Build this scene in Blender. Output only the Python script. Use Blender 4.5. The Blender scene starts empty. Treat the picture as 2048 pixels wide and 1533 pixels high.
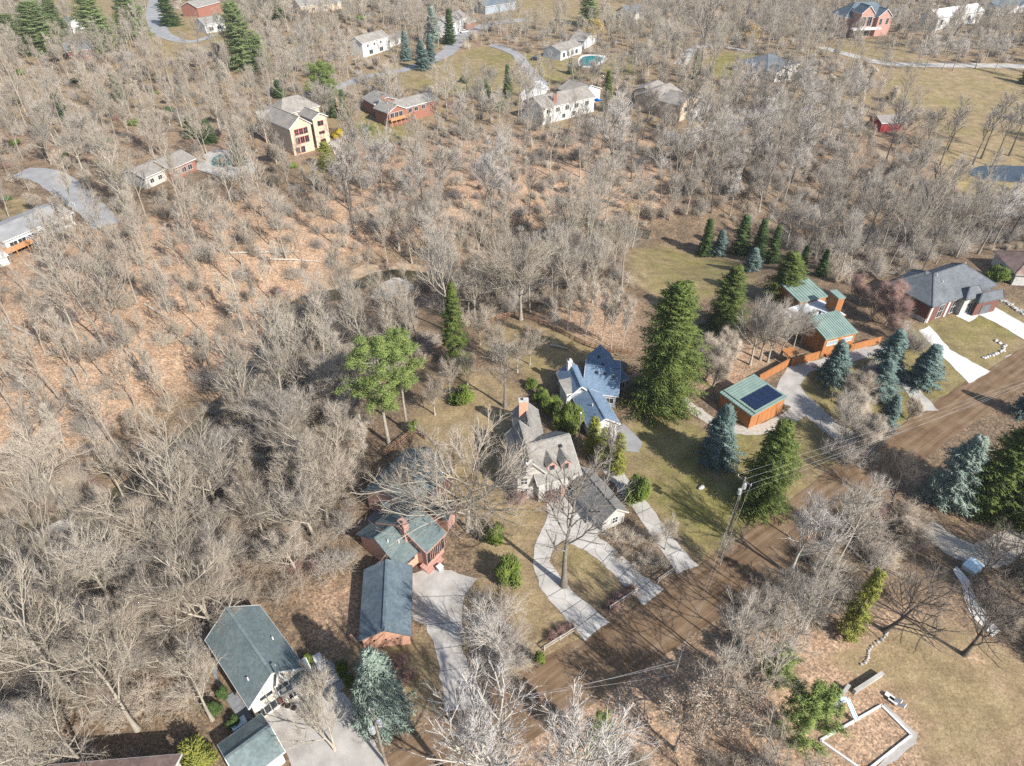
import bpy, math, random
import numpy as np
from mathutils import Vector, geometry

# ---------------------------------------------------------------- camera, sky, sun, exposure
SC = bpy.context.scene
COL = SC.collection
F, PIT, CAMH = 1365.0, math.radians(38.0), 80.0
CP, SP = math.cos(PIT), math.sin(PIT)
cam = bpy.data.cameras.new("camera"); cam.lens = 36.0 * F / 2048.0; cam.sensor_width = 36.0
cam.clip_start = 1.0; cam.clip_end = 8000.0
camo = bpy.data.objects.new("camera", cam); COL.objects.link(camo)
camo.location = (0, 0, CAMH); camo.rotation_euler = (math.pi / 2 - PIT, 0, 0)
SC.camera = camo

SUN_EL, SUN_AZ = math.radians(37.0), math.radians(-45.0)       # azimuth counted from +x, anticlockwise
sdir = Vector((math.cos(SUN_EL) * math.cos(SUN_AZ), math.cos(SUN_EL) * math.sin(SUN_AZ), math.sin(SUN_EL)))
world = bpy.data.worlds.new("World"); SC.world = world; world.use_nodes = True
wn = world.node_tree.nodes; wl = world.node_tree.links
sky = wn.new("ShaderNodeTexSky"); sky.sky_type = 'NISHITA'; sky.sun_disc = False
sky.sun_elevation = SUN_EL; sky.sun_rotation = math.radians(90) - SUN_AZ
sky.air_density = 1.1; sky.dust_density = 1.0
bg = wn["Background"]; bg.inputs[1].default_value = 0.115
wl.new(sky.outputs[0], bg.inputs[0])
sun = bpy.data.lights.new("sun", 'SUN'); sun.energy = 5.0; sun.angle = math.radians(0.6); sun.color = (1.0, 0.965, 0.90)
suno = bpy.data.objects.new("sun", sun); COL.objects.link(suno)
suno.rotation_euler = (-sdir).to_track_quat('-Z', 'Y').to_euler(); suno.location = (120, -120, 160)
SC.view_settings.view_transform = 'Standard'; SC.view_settings.look = 'None'
SC.view_settings.exposure = 0.9; SC.view_settings.gamma = 1.0
SC.cycles.max_bounces = 4; SC.cycles.diffuse_bounces = 2; SC.cycles.glossy_bounces = 2
SC.cycles.transmission_bounces = 2; SC.cycles.transparent_max_bounces = 4
SC.cycles.use_denoising = False
SC.cycles.sample_clamp_indirect = 6.0

# ---------------------------------------------------------------- survey: pixel <-> place, terrain
def un0(px, py, z):
    u = (px - 1024) / F; v = (766.5 - py) / F
    dy = CP + v * SP; dz = -SP + v * CP
    t = (z - CAMH) / dz
    return u * t, dy * t
def proj(x, y, z):
    zz = z - CAMH; d = y * CP - zz * SP
    d = np.maximum(d, 1e-3) if isinstance(d, np.ndarray) else max(d, 1e-3)
    return 1024 + F * x / d, 766.5 - F * (y * SP + zz * CP) / d
def seg_dist(x, y, pts):
    d = np.full(np.shape(x), 1e9)
    for (x0, y0), (x1, y1) in zip(pts[:-1], pts[1:]):
        dx, dy = x1 - x0, y1 - y0
        t = np.clip(((x - x0) * dx + (y - y0) * dy) / (dx * dx + dy * dy), 0, 1)
        d = np.minimum(d, np.hypot(x - x0 - t * dx, y - y0 - t * dy))
    return d
CREEK_PX = [(-160, 1150), (0, 1095), (100, 1055), (230, 1000), (330, 925), (430, 830), (512, 740), (560, 650), (612, 605), (690, 588),
            (760, 556), (830, 556), (900, 570), (980, 540), (1080, 475), (1160, 448), (1215, 455), (1300, 472), (1400, 500),
            (1560, 470), (1750, 440), (2048, 430), (2300, 420)]
CREEK = [un0(p[0], p[1], -6.0) for p in CREEK_PX]
BUMPS = [(0.021, 0.017, 0.3, 0.7), (0.011, -0.026, 1.9, 0.9), (-0.034, 0.029, 4.0, 0.35)]
def ground(x, y):
    x = np.asarray(x, float); y = np.asarray(y, float)
    d = seg_dist(x, y, CREEK)
    z = -7.0 * np.exp(-(d / 22.0) ** 2) - 0.7 * np.exp(-(d / 2.6) ** 2)
    w = np.clip((y - 150) / 120, 0, 1)
    for a, b, c, m in BUMPS:
        z = z + m * w * np.sin(a * x + b * y + c)
    return z + 3.0 * np.clip((y - 200) / 150, 0, 1) ** 2
def at(px, py, h=0.0):
    """place seen at a pixel, h metres above the terrain"""
    z = 0.0
    for _ in range(25):
        x, y = un0(px, py, z + h)
        z = 0.5 * z + 0.5 * float(ground(x, y))
    return np.array([x, y, z + h])
def in_poly(x, y, poly):
    x = np.asarray(x, float); y = np.asarray(y, float)
    r = np.zeros(x.shape, bool); n = len(poly)
    for i in range(n):
        x0, y0 = poly[i][0], poly[i][1]; x1, y1 = poly[(i + 1) % n][0], poly[(i + 1) % n][1]
        if y0 == y1: continue
        r ^= ((y0 > y) != (y1 > y)) & (x < (x1 - x0) * (y - y0) / (y1 - y0) + x0)
    return r
def wpoly(pts, h=0.0):
    return [tuple(at(p[0], p[1], h)[:2]) for p in pts]
def height_between(base, top_py):
    b = at(*base); lo, hi = 0.5, 60.0
    for _ in range(40):
        m = (lo + hi) / 2
        if proj(b[0], b[1], b[2] + m)[1] > top_py: lo = m
        else: hi = m
    return b, lo
def px_per_m(p):
    return F / (p[1] * CP - (p[2] - CAMH) * SP)

# ---------------------------------------------------------------- mesh and tagging helpers
class MB:
    def __init__(s): s.v = []; s.f = []
    def poly(s, pts):
        i = len(s.v); s.v += [tuple(map(float, p)) for p in pts]; s.f.append(list(range(i, i + len(pts))))
    def prism(s, base, top):
        """closed solid between two rings of the same count"""
        n = len(base); i = len(s.v)
        s.v += [tuple(map(float, p)) for p in base] + [tuple(map(float, p)) for p in top]
        s.f.append([i + k for k in range(n)][::-1]); s.f.append([i + n + k for k in range(n)])
        for k in range(n):
            s.f.append([i + k, i + (k + 1) % n, i + n + (k + 1) % n, i + n + k])
    def obox(s, c, ax, ay, az):
        c, ax, ay, az = (np.asarray(q, float) for q in (c, ax, ay, az))
        b = [c - ax - ay - az, c + ax - ay - az, c + ax + ay - az, c - ax + ay - az]
        s.prism(b, [p + 2 * az for p in b])
    def box(s, c, sx, sy, sz, rz=0.0):
        ca, sa = math.cos(rz), math.sin(rz)
        s.obox(c, np.array([ca, sa, 0]) * sx / 2, np.array([-sa, ca, 0]) * sy / 2, (0, 0, sz / 2))
    def bar(s, a, b, w, h=None, up=(0, 0, 1)):
        a, b = np.asarray(a, float), np.asarray(b, float); d = b - a; L = np.linalg.norm(d); d = d / L
        h = h or w; sd = np.cross(d, up); n = np.linalg.norm(sd)
        if n < 1e-4: sd = np.array([1.0, 0, 0]); n = 1
        sd = sd / n; u = np.cross(sd, d)
        s.obox((a + b) / 2, d * L / 2, sd * w / 2, u * h / 2)
    def cyl(s, a, b, r0, r1=None, n=10):
        r1 = r0 if r1 is None else r1
        a, b = np.asarray(a, float), np.asarray(b, float); d = (b - a) / np.linalg.norm(b - a)
        u = np.cross(d, (0, 0, 1)); u = np.array([1.0, 0, 0]) if np.linalg.norm(u) < 1e-4 else u / np.linalg.norm(u)
        w = np.cross(d, u)
        R = [(math.cos(2 * math.pi * k / n), math.sin(2 * math.pi * k / n)) for k in range(n)]
        s.prism([a + r0 * (c * u + q * w) for c, q in R], [b + r1 * (c * u + q * w) for c, q in R])
    def build(s, name, mat, parent=None, smooth=False):
        me = bpy.data.meshes.new(name); off = np.zeros(3)
        if parent is not None and parent.get("_o") is not None: off = np.array(parent["_o"])
        me.from_pydata([tuple(np.array(p) - off) for p in s.v], [], s.f); me.update()
        import bmesh
        bm = bmesh.new(); bm.from_mesh(me); bmesh.ops.recalc_face_normals(bm, faces=bm.faces); bm.to_mesh(me); bm.free()
        if mat: me.materials.append(mat)
        if smooth: me.polygons.foreach_set("use_smooth", [True] * len(me.polygons))
        o = bpy.data.objects.new(name, me); COL.objects.link(o)
        if parent is not None:
            o.parent = parent
            o["_o"] = [float(q) for q in off]
        return o
def tag(o, label, cat, group=None):
    o["label"] = label; o["category"] = cat
    if group: o["group"] = group
    return o
def struct(o): o["kind"] = "structure"; return o
def thing(name, label, cat, loc, group=None):
    o = bpy.data.objects.new(name, None); COL.objects.link(o); o.location = [float(q) for q in loc]
    o.empty_display_size = 0.5
    o["_o"] = [float(q) for q in loc]
    return tag(o, label, cat, group)

# ---------------------------------------------------------------- materials
def mat(name, col, rough=0.8, var=0.0, scale=1.0, col2=None, rnd=0.0, spec=0.3, bump=0.0, metal=0.0, detail=4.0, obj_tint=None):
    m = bpy.data.materials.new(name); m.use_nodes = True
    nt = m.node_tree; b = nt.nodes["Principled BSDF"]
    b.inputs["Roughness"].default_value = rough; b.inputs["Specular IOR Level"].default_value = spec
    b.inputs["Metallic"].default_value = metal
    b.inputs["Base Color"].default_value = (*col, 1)
    out = None
    if col2 is not None or var or bump:
        tc = nt.nodes.new("ShaderNodeTexCoord"); no = nt.nodes.new("ShaderNodeTexNoise")
        no.inputs["Scale"].default_value = scale; no.inputs["Detail"].default_value = detail; no.inputs["Roughness"].default_value = 0.62
        nt.links.new(tc.outputs["Object"], no.inputs["Vector"])
        c2 = col2 if col2 is not None else tuple(c * (1 - var) for c in col)
        rp = nt.nodes.new("ShaderNodeValToRGB"); rp.color_ramp.elements[0].position = 0.34; rp.color_ramp.elements[1].position = 0.66
        rp.color_ramp.elements[0].color = (*c2, 1); rp.color_ramp.elements[1].color = (*col, 1)
        nt.links.new(no.outputs["Fac"], rp.inputs[0]); out = rp.outputs[0]
        if bump:
            bp = nt.nodes.new("ShaderNodeBump"); bp.inputs["Strength"].default_value = bump; bp.inputs["Distance"].default_value = 0.1
            nt.links.new(no.outputs["Fac"], bp.inputs["Height"]); nt.links.new(bp.outputs[0], b.inputs["Normal"])
    if rnd or obj_tint:
        oi = nt.nodes.new("ShaderNodeObjectInfo")
        if obj_tint:
            mx = nt.nodes.new("ShaderNodeMix"); mx.data_type = 'RGBA'; mx.blend_type = 'MIX'
            wn_ = nt.nodes.new("ShaderNodeTexWhiteNoise"); wn_.noise_dimensions = '1D'
            nt.links.new(oi.outputs["Random"], wn_.inputs["W"])
            nt.links.new(wn_.outputs["Value"], mx.inputs["Factor"])
            if out: nt.links.new(out, mx.inputs["A"])
            else: mx.inputs["A"].default_value = (*col, 1)
            mx.inputs["B"].default_value = (*obj_tint, 1); out = mx.outputs["Result"]
        hs = nt.nodes.new("ShaderNodeHueSaturation")
        mr = nt.nodes.new("ShaderNodeMapRange"); mr.inputs[3].default_value = 1 - rnd; mr.inputs[4].default_value = 1 + rnd
        nt.links.new(oi.outputs["Random"], mr.inputs[0]); nt.links.new(mr.outputs[0], hs.inputs["Value"])
        if out: nt.links.new(out, hs.inputs["Color"])
        else: hs.inputs["Color"].default_value = (*col, 1)
        out = hs.outputs[0]
    if out: nt.links.new(out, b.inputs["Base Color"])
    return m
def shingle(name, col, col2, scale=0.5, row=0.28):
    """asphalt shingles: mottled tabs in courses, weathering patches"""
    m = mat(name, col, 0.9, col2=col2, scale=scale, spec=0.15)
    nt = m.node_tree; b = nt.nodes["Principled BSDF"]
    tc = nt.nodes.new("ShaderNodeTexCoord"); vo = nt.nodes.new("ShaderNodeTexVoronoi"); vo.inputs["Scale"].default_value = 1 / row
    nt.links.new(tc.outputs["Object"], vo.inputs["Vector"])
    mr = nt.nodes.new("ShaderNodeMapRange"); mr.inputs[3].default_value = 0.84; mr.inputs[4].default_value = 1.14
    sp = nt.nodes.new("ShaderNodeSeparateColor"); nt.links.new(vo.outputs["Color"], sp.inputs[0]); nt.links.new(sp.outputs[0], mr.inputs[0])
    hs = nt.nodes.new("ShaderNodeHueSaturation"); nt.links.new(mr.outputs[0], hs.inputs["Value"])
    src = b.inputs["Base Color"].links[0].from_socket; nt.links.new(src, hs.inputs["Color"])
    mp = nt.nodes.new("ShaderNodeMapping"); mp.inputs["Scale"].default_value = (1.6, 1.6, 0.25); nt.links.new(tc.outputs["Object"], mp.inputs["Vector"])
    n2 = nt.nodes.new("ShaderNodeTexNoise"); n2.inputs["Scale"].default_value = 0.9; n2.inputs["Detail"].default_value = 6; nt.links.new(mp.outputs[0], n2.inputs["Vector"])
    m2 = nt.nodes.new("ShaderNodeMapRange"); m2.inputs[1].default_value = 0.5; m2.inputs[2].default_value = 0.75; m2.inputs[4].default_value = 0.55; nt.links.new(n2.outputs["Fac"], m2.inputs[0])
    mx = nt.nodes.new("ShaderNodeMix"); mx.data_type = 'RGBA'; nt.links.new(m2.outputs[0], mx.inputs["Factor"]); nt.links.new(hs.outputs[0], mx.inputs["A"]); mx.inputs["B"].default_value = (col[0] * 0.62 + 0.015, col[1] * 0.58 + 0.01, col[2] * 0.52, 1)
    nt.links.new(mx.outputs["Result"], b.inputs["Base Color"])
    return m
M = {}
M['concrete'] = mat('concrete', (0.38, 0.355, 0.325), 0.9, col2=(0.24, 0.22, 0.20), scale=0.35, bump=0.15, detail=8)
M['concrete_new'] = mat('concrete_new', (0.55, 0.53, 0.50), 0.85, col2=(0.43, 0.415, 0.39), scale=0.3, detail=7)
M['asphalt'] = mat('asphalt', (0.15, 0.15, 0.155), 0.9, col2=(0.09, 0.09, 0.095), scale=0.4, detail=7)
M['asphalt_old'] = mat('asphalt_old', (0.27, 0.265, 0.26), 0.9, col2=(0.19, 0.185, 0.185), scale=0.25, detail=7)
M['gravel'] = mat('gravel', (0.40, 0.36, 0.31), 0.95, col2=(0.27, 0.24, 0.20), scale=2.0, bump=0.3, detail=8)
M['sand'] = mat('sand', (0.42, 0.40, 0.36), 0.95, col2=(0.23, 0.20, 0.16), scale=0.35, detail=8)
M['bank'] = mat('raw_bank_soil', (0.34, 0.245, 0.16), 0.95, col2=(0.16, 0.11, 0.075), scale=0.7, bump=0.6, detail=8)
M['mulch'] = mat('mulch', (0.10, 0.065, 0.045), 0.95, col2=(0.05, 0.035, 0.028), scale=3.0, detail=6)
M['water'] = mat('water', (0.032, 0.028, 0.016), 0.05, col2=(0.06, 0.047, 0.022), scale=0.25, spec=0.6)
M['pond'] = mat('pond_water', (0.03, 0.04, 0.05), 0.03, col2=(0.04, 0.05, 0.055), scale=0.3, spec=0.8)
M['poolcover'] = mat('pool_cover', (0.02, 0.15, 0.15), 0.6, col2=(0.012, 0.09, 0.10), scale=0.6)
M['roof_teal'] = shingle('teal_shingle', (0.125, 0.155, 0.155), (0.085, 0.11, 0.112), 0.3)
M['roof_slate'] = shingle('slate_shingle', (0.115, 0.145, 0.165), (0.075, 0.10, 0.12), 0.4)
M['roof_sage'] = shingle('sage_shingle', (0.135, 0.165, 0.165), (0.095, 0.122, 0.125), 0.35)
M['roof_grey'] = shingle('grey_shingle', (0.235, 0.222, 0.20), (0.175, 0.165, 0.152), 0.5)
M['roof_slate2'] = shingle('darker_grey_shingle', (0.17, 0.165, 0.155), (0.125, 0.122, 0.118), 0.5)  # grey shingle in a darker tone, for the angled garage wing
M['roof_blue'] = shingle('shade_blue_shingle', (0.145, 0.20, 0.27), (0.105, 0.152, 0.21), 0.4)  # grey-blue roof, its blue deepened to paint in the spruce's shade
M['roof_char'] = shingle('charcoal_shingle', (0.125, 0.135, 0.145), (0.085, 0.095, 0.105), 0.4)
M['roof_taupe'] = shingle('taupe_shingle', (0.25, 0.225, 0.20), (0.17, 0.155, 0.14), 0.4)
M['roof_brown'] = shingle('brown_shingle', (0.26, 0.18, 0.15), (0.17, 0.115, 0.10), 0.4)
M['roof_metal'] = mat('copper_green_metal', (0.20, 0.265, 0.225), 0.5, col2=(0.14, 0.195, 0.17), scale=0.5, spec=0.5)
M['roof_flat'] = mat('flat_roof_membrane', (0.50, 0.50, 0.50), 0.8, col2=(0.36, 0.37, 0.38), scale=0.5)
def bricky(name, c, c2):
    m = bpy.data.materials.new(name); m.use_nodes = True; nt = m.node_tree; b = nt.nodes["Principled BSDF"]
    tc = nt.nodes.new("ShaderNodeTexCoord"); no = nt.nodes.new("ShaderNodeTexNoise"); no.inputs["Scale"].default_value = 5.0; no.inputs["Detail"].default_value = 6
    nt.links.new(tc.outputs["Object"], no.inputs["Vector"])
    rp = nt.nodes.new("ShaderNodeValToRGB"); rp.color_ramp.elements[0].position = 0.35; rp.color_ramp.elements[1].position = 0.65
    rp.color_ramp.elements[0].color = (*c2, 1); rp.color_ramp.elements[1].color = (*c, 1)
    nt.links.new(no.outputs["Fac"], rp.inputs[0]); nt.links.new(rp.outputs[0], b.inputs["Base Color"]); b.inputs["Roughness"].default_value = 0.9
    return m
M['brick_pink'] = bricky('pink_brick', (0.55, 0.31, 0.21), (0.42, 0.22, 0.15))
M['brick_red'] = bricky('red_brick', (0.29, 0.125, 0.082), (0.20, 0.08, 0.055))
M['brick_dark'] = bricky('brown_brick', (0.15, 0.058, 0.042), (0.09, 0.04, 0.032))
M['brick_mix'] = bricky('rose_brick', (0.42, 0.24, 0.19), (0.29, 0.16, 0.13))
M['cream'] = mat('cream_siding', (0.62, 0.56, 0.47), 0.8, col2=(0.52, 0.47, 0.39), scale=1.5)
M['stucco'] = mat('pale_stucco', (0.52, 0.41, 0.30), 0.9, col2=(0.42, 0.325, 0.235), scale=1.0)
M['siding_grey'] = mat('grey_siding', (0.42, 0.40, 0.36), 0.8, col2=(0.34, 0.325, 0.295), scale=1.2)
M['white'] = mat('white_paint', (0.56, 0.55, 0.53), 0.6, col2=(0.47, 0.46, 0.44), scale=1.0)
M['orange'] = mat('orange_cedar', (0.39, 0.155, 0.045), 0.75, col2=(0.25, 0.095, 0.03), scale=2.2, detail=8)
def boards(name, c, c2):
    m = mat(name, c, 0.75, col2=c2, scale=1.0, detail=5); nt = m.node_tree; no = [n for n in nt.nodes if n.type == 'TEX_NOISE'][0]
    tc = [n for n in nt.nodes if n.type == 'TEX_COORD'][0]; mp = nt.nodes.new("ShaderNodeMapping"); mp.inputs["Scale"].default_value = (4.5, 4.5, 0.22); nt.links.new(tc.outputs["Object"], mp.inputs["Vector"]); nt.links.new(mp.outputs[0], no.inputs["Vector"])
    return m
M['orange'] = boards('orange_cedar_boards', (0.40, 0.165, 0.055), (0.22, 0.09, 0.035))
M['stone'] = mat('pale_stone', (0.50, 0.48, 0.45), 0.9, col2=(0.30, 0.285, 0.27), scale=2.5, bump=0.4)
M['rock'] = mat('grey_boulder', (0.42, 0.40, 0.38), 0.9, col2=(0.24, 0.225, 0.21), scale=2.0, bump=0.5)
M['blue_grey_siding'] = mat('bluegrey_siding', (0.27, 0.30, 0.33), 0.8, col2=(0.22, 0.245, 0.27), scale=1.2)
M['glass'] = mat('window_glass', (0.018, 0.022, 0.028), 0.05, spec=0.9)
M['glass_pale'] = mat('pale_glazing', (0.30, 0.34, 0.36), 0.08, spec=0.9)
M['pink_frame'] = mat('rose_window_frame', (0.45, 0.13, 0.11), 0.6)
M['solar'] = mat('solar_panel', (0.010, 0.018, 0.05), 0.18, col2=(0.008, 0.013, 0.035), scale=3.0, spec=0.6)
M['dark'] = mat('dark_metal', (0.03, 0.03, 0.032), 0.5)
M['steel'] = mat('galvanised_steel', (0.42, 0.44, 0.46), 0.45, metal=0.4)
M['pole_wood'] = mat('weathered_pole_wood', (0.24, 0.20, 0.16), 0.9, col2=(0.15, 0.125, 0.10), scale=3.0)
M['deck'] = mat('deck_wood', (0.42, 0.22, 0.10), 0.8, col2=(0.30, 0.15, 0.07), scale=2.5)
M['deck_grey'] = mat('grey_deck_wood', (0.20, 0.205, 0.215), 0.85, col2=(0.13, 0.135, 0.145), scale=2.5)
M['rail_wood'] = mat('grey_rail_wood', (0.40, 0.36, 0.31), 0.9, col2=(0.28, 0.25, 0.21), scale=3.0)
M['rust_rail'] = mat('rusty_rail_wood', (0.26, 0.15, 0.09), 0.9, col2=(0.17, 0.095, 0.06), scale=3.0)
M['red'] = mat('barn_red', (0.30, 0.035, 0.038), 0.8, col2=(0.19, 0.025, 0.027), scale=1.5)
M['wire'] = mat('wire', (0.36, 0.36, 0.355), 0.5)
M['blue_plastic'] = mat('pale_blue_plastic', (0.50, 0.63, 0.70), 0.5)
M['blue'] = mat('blue_fabric', (0.02, 0.16, 0.48), 0.7)
M['tyre'] = mat('tyre_rubber', (0.02, 0.02, 0.02), 0.8)
M['car_white'] = mat('white_car_paint', (0.72, 0.72, 0.72), 0.25, spec=0.6)
M['car_dark'] = mat('dark_car_paint', (0.03, 0.035, 0.05), 0.25, spec=0.6)
M['terracotta'] = mat('pot_pale_clay', (0.55, 0.51, 0.46), 0.8)

# ---------------------------------------------------------------- terrain sheet with land-cover attributes
LAWN = [  # (pixel outline, green amount)
    ([(860, 1270), (700, 1292), (690, 1320), (720, 1400), (880, 1420), (875, 1330)], 0.25),
    ([(950, 1100), (1000, 1000), (1020, 980), (1100, 1000), (1060, 1120), (1100, 1200), (1190, 1270), (1010, 1380), (925, 1300), (945, 1160)], 0.12),
    ([(1100, 1100), (1150, 1070), (1260, 1150), (1290, 1180), (1210, 1235), (1120, 1160)], 0.3),
    ([(860, 740), (960, 740), (1040, 780), (1040, 960), (990, 1010), (960, 1080), (900, 1000), (830, 870), (800, 860), (860, 800)], 0.05),
    ([(960, 650), (1040, 640), (1130, 660), (1200, 700), (1260, 720), (1180, 720), (1110, 740), (1090, 780), (1030, 740), (960, 700)], 0.35),
    ([(1240, 860), (1330, 810), (1420, 860), (1640, 830), (1760, 905), (1620, 990), (1500, 1060), (1400, 1130), (1270, 990), (1220, 910)], 0.6),
    ([(1580, 720), (1780, 700), (1880, 830), (1770, 920), (1650, 860), (1590, 780)], 0.5),
    ([(1760, 700), (1860, 640), (2048, 600), (2048, 690), (1960, 780), (1870, 810)], 0.5),
    ([(1250, 500), (1330, 490), (1470, 520), (1520, 560), (1420, 600), (1330, 610), (1260, 560)], 0.55),
    ([(1750, 130), (1900, 125), (2060, 140), (2060, 420), (1930, 400), (1860, 330), (1840, 240), (1780, 200)], 0.3),
    ([(1690, 60), (1760, 80), (1860, 125), (1700, 118), (1660, 90)], 0.1),
    ([(1410, 110), (1510, 105), (1540, 140), (1440, 160), (1400, 140)], 0.7),
    ([(700, 150), (860, 120), (980, 90), (1060, 110), (1150, 110), (1300, 120), (1250, 150), (1100, 170), (1010, 190), (900, 190), (760, 175)], 0.45),
    ([(700, 260), (740, 215), (800, 250), (850, 255), (820, 285), (740, 295)], 0.7),
    ([(290, 30), (480, 0), (470, 90), (330, 130), (290, 90)], 0.15),
    ([(90, 0), (300, 0), (260, 70), (120, 80)], 0.15),
    ([(0, 395), (90, 390), (60, 430), (0, 440)], 0.3),
    ([(930, 0), (1250, 0), (1300, 30), (1150, 60), (1000, 50)], 0.3),
    ([(1640, 1310), (1860, 1230), (2060, 1330), (2060, 1540), (1850, 1540), (1830, 1440), (1770, 1390)], 0.0),
    ([(230, 330), (290, 330), (300, 380), (240, 380)], 0.4),
    ([(600, 330), (680, 320), (670, 350), (600, 352)], 0.4),
]
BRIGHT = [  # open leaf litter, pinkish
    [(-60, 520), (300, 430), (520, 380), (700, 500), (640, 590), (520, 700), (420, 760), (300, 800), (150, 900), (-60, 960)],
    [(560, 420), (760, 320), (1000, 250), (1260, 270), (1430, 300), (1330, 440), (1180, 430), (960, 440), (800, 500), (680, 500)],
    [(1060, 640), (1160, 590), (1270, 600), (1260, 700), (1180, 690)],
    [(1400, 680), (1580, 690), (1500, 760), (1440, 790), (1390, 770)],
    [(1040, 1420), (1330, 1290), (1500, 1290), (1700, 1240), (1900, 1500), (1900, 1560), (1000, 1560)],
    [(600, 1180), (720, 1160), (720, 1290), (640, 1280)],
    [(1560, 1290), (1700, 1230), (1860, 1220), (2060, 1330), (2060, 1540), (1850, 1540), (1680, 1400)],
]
def axis(segs):
    out = []
    for a, b, n in segs: out += list(np.linspace(a, b, n, endpoint=False))
    return np.array(out + [segs[-1][1]])
gx = axis([(-2600, -420, 14), (-420, -110, 104), (-110, 110, 200), (110, 420, 104), (420, 2600, 14)])
gy = axis([(-260, 15, 30), (15, 150, 150), (150, 320, 110), (320, 620, 100), (620, 4200, 20)])
GX, GY = np.meshgrid(gx, gy); GZ = ground(GX, GY)
nx, ny = len(gx), len(gy)
me = bpy.data.meshes.new("ground")
V = np.stack([GX, GY, GZ], -1).reshape(-1, 3)
ii = np.arange(nx * ny).reshape(ny, nx)
Q = np.stack([ii[:-1, :-1], ii[:-1, 1:], ii[1:, 1:], ii[1:, :-1]], -1).reshape(-1, 4)
def fill_mesh(me, V, Q, k):
    me.vertices.add(len(V)); me.vertices.foreach_set("co", np.ascontiguousarray(V, np.float32).ravel())
    me.loops.add(Q.size); me.loops.foreach_set("vertex_index", np.ascontiguousarray(Q, np.int32).ravel())
    me.polygons.add(len(Q)); me.polygons.foreach_set("loop_start", np.arange(0, Q.size, k, dtype=np.int32))
    me.update(calc_edges=True)
fill_mesh(me, V, Q, 4)
me.polygons.foreach_set("use_smooth", [True] * len(me.polygons))
lawn = np.zeros(nx * ny); green = np.zeros(nx * ny); bright = np.zeros(nx * ny)
LAWN_W = [(wpoly(p), g) for p, g in LAWN]
for p, g in LAWN_W:
    k = in_poly(V[:, 0], V[:, 1], p); lawn[k] = 1; green[k] = g
for p in BRIGHT:
    bright[in_poly(V[:, 0], V[:, 1], wpoly(p))] = 1
def blur(a, n):
    a = a.reshape(ny, nx).copy()
    for _ in range(n):
        a[1:-1, 1:-1] = (a[1:-1, 1:-1] * 2 + a[:-2, 1:-1] + a[2:, 1:-1] + a[1:-1, :-2] + a[1:-1, 2:]) / 6
    return a.ravel()
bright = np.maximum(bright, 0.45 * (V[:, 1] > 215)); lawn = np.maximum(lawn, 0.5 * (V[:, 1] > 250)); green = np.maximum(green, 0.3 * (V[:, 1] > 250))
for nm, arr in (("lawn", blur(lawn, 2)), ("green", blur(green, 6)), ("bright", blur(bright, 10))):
    me.attributes.new(nm, 'FLOAT', 'POINT').data.foreach_set("value", arr.astype(np.float32))

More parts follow.
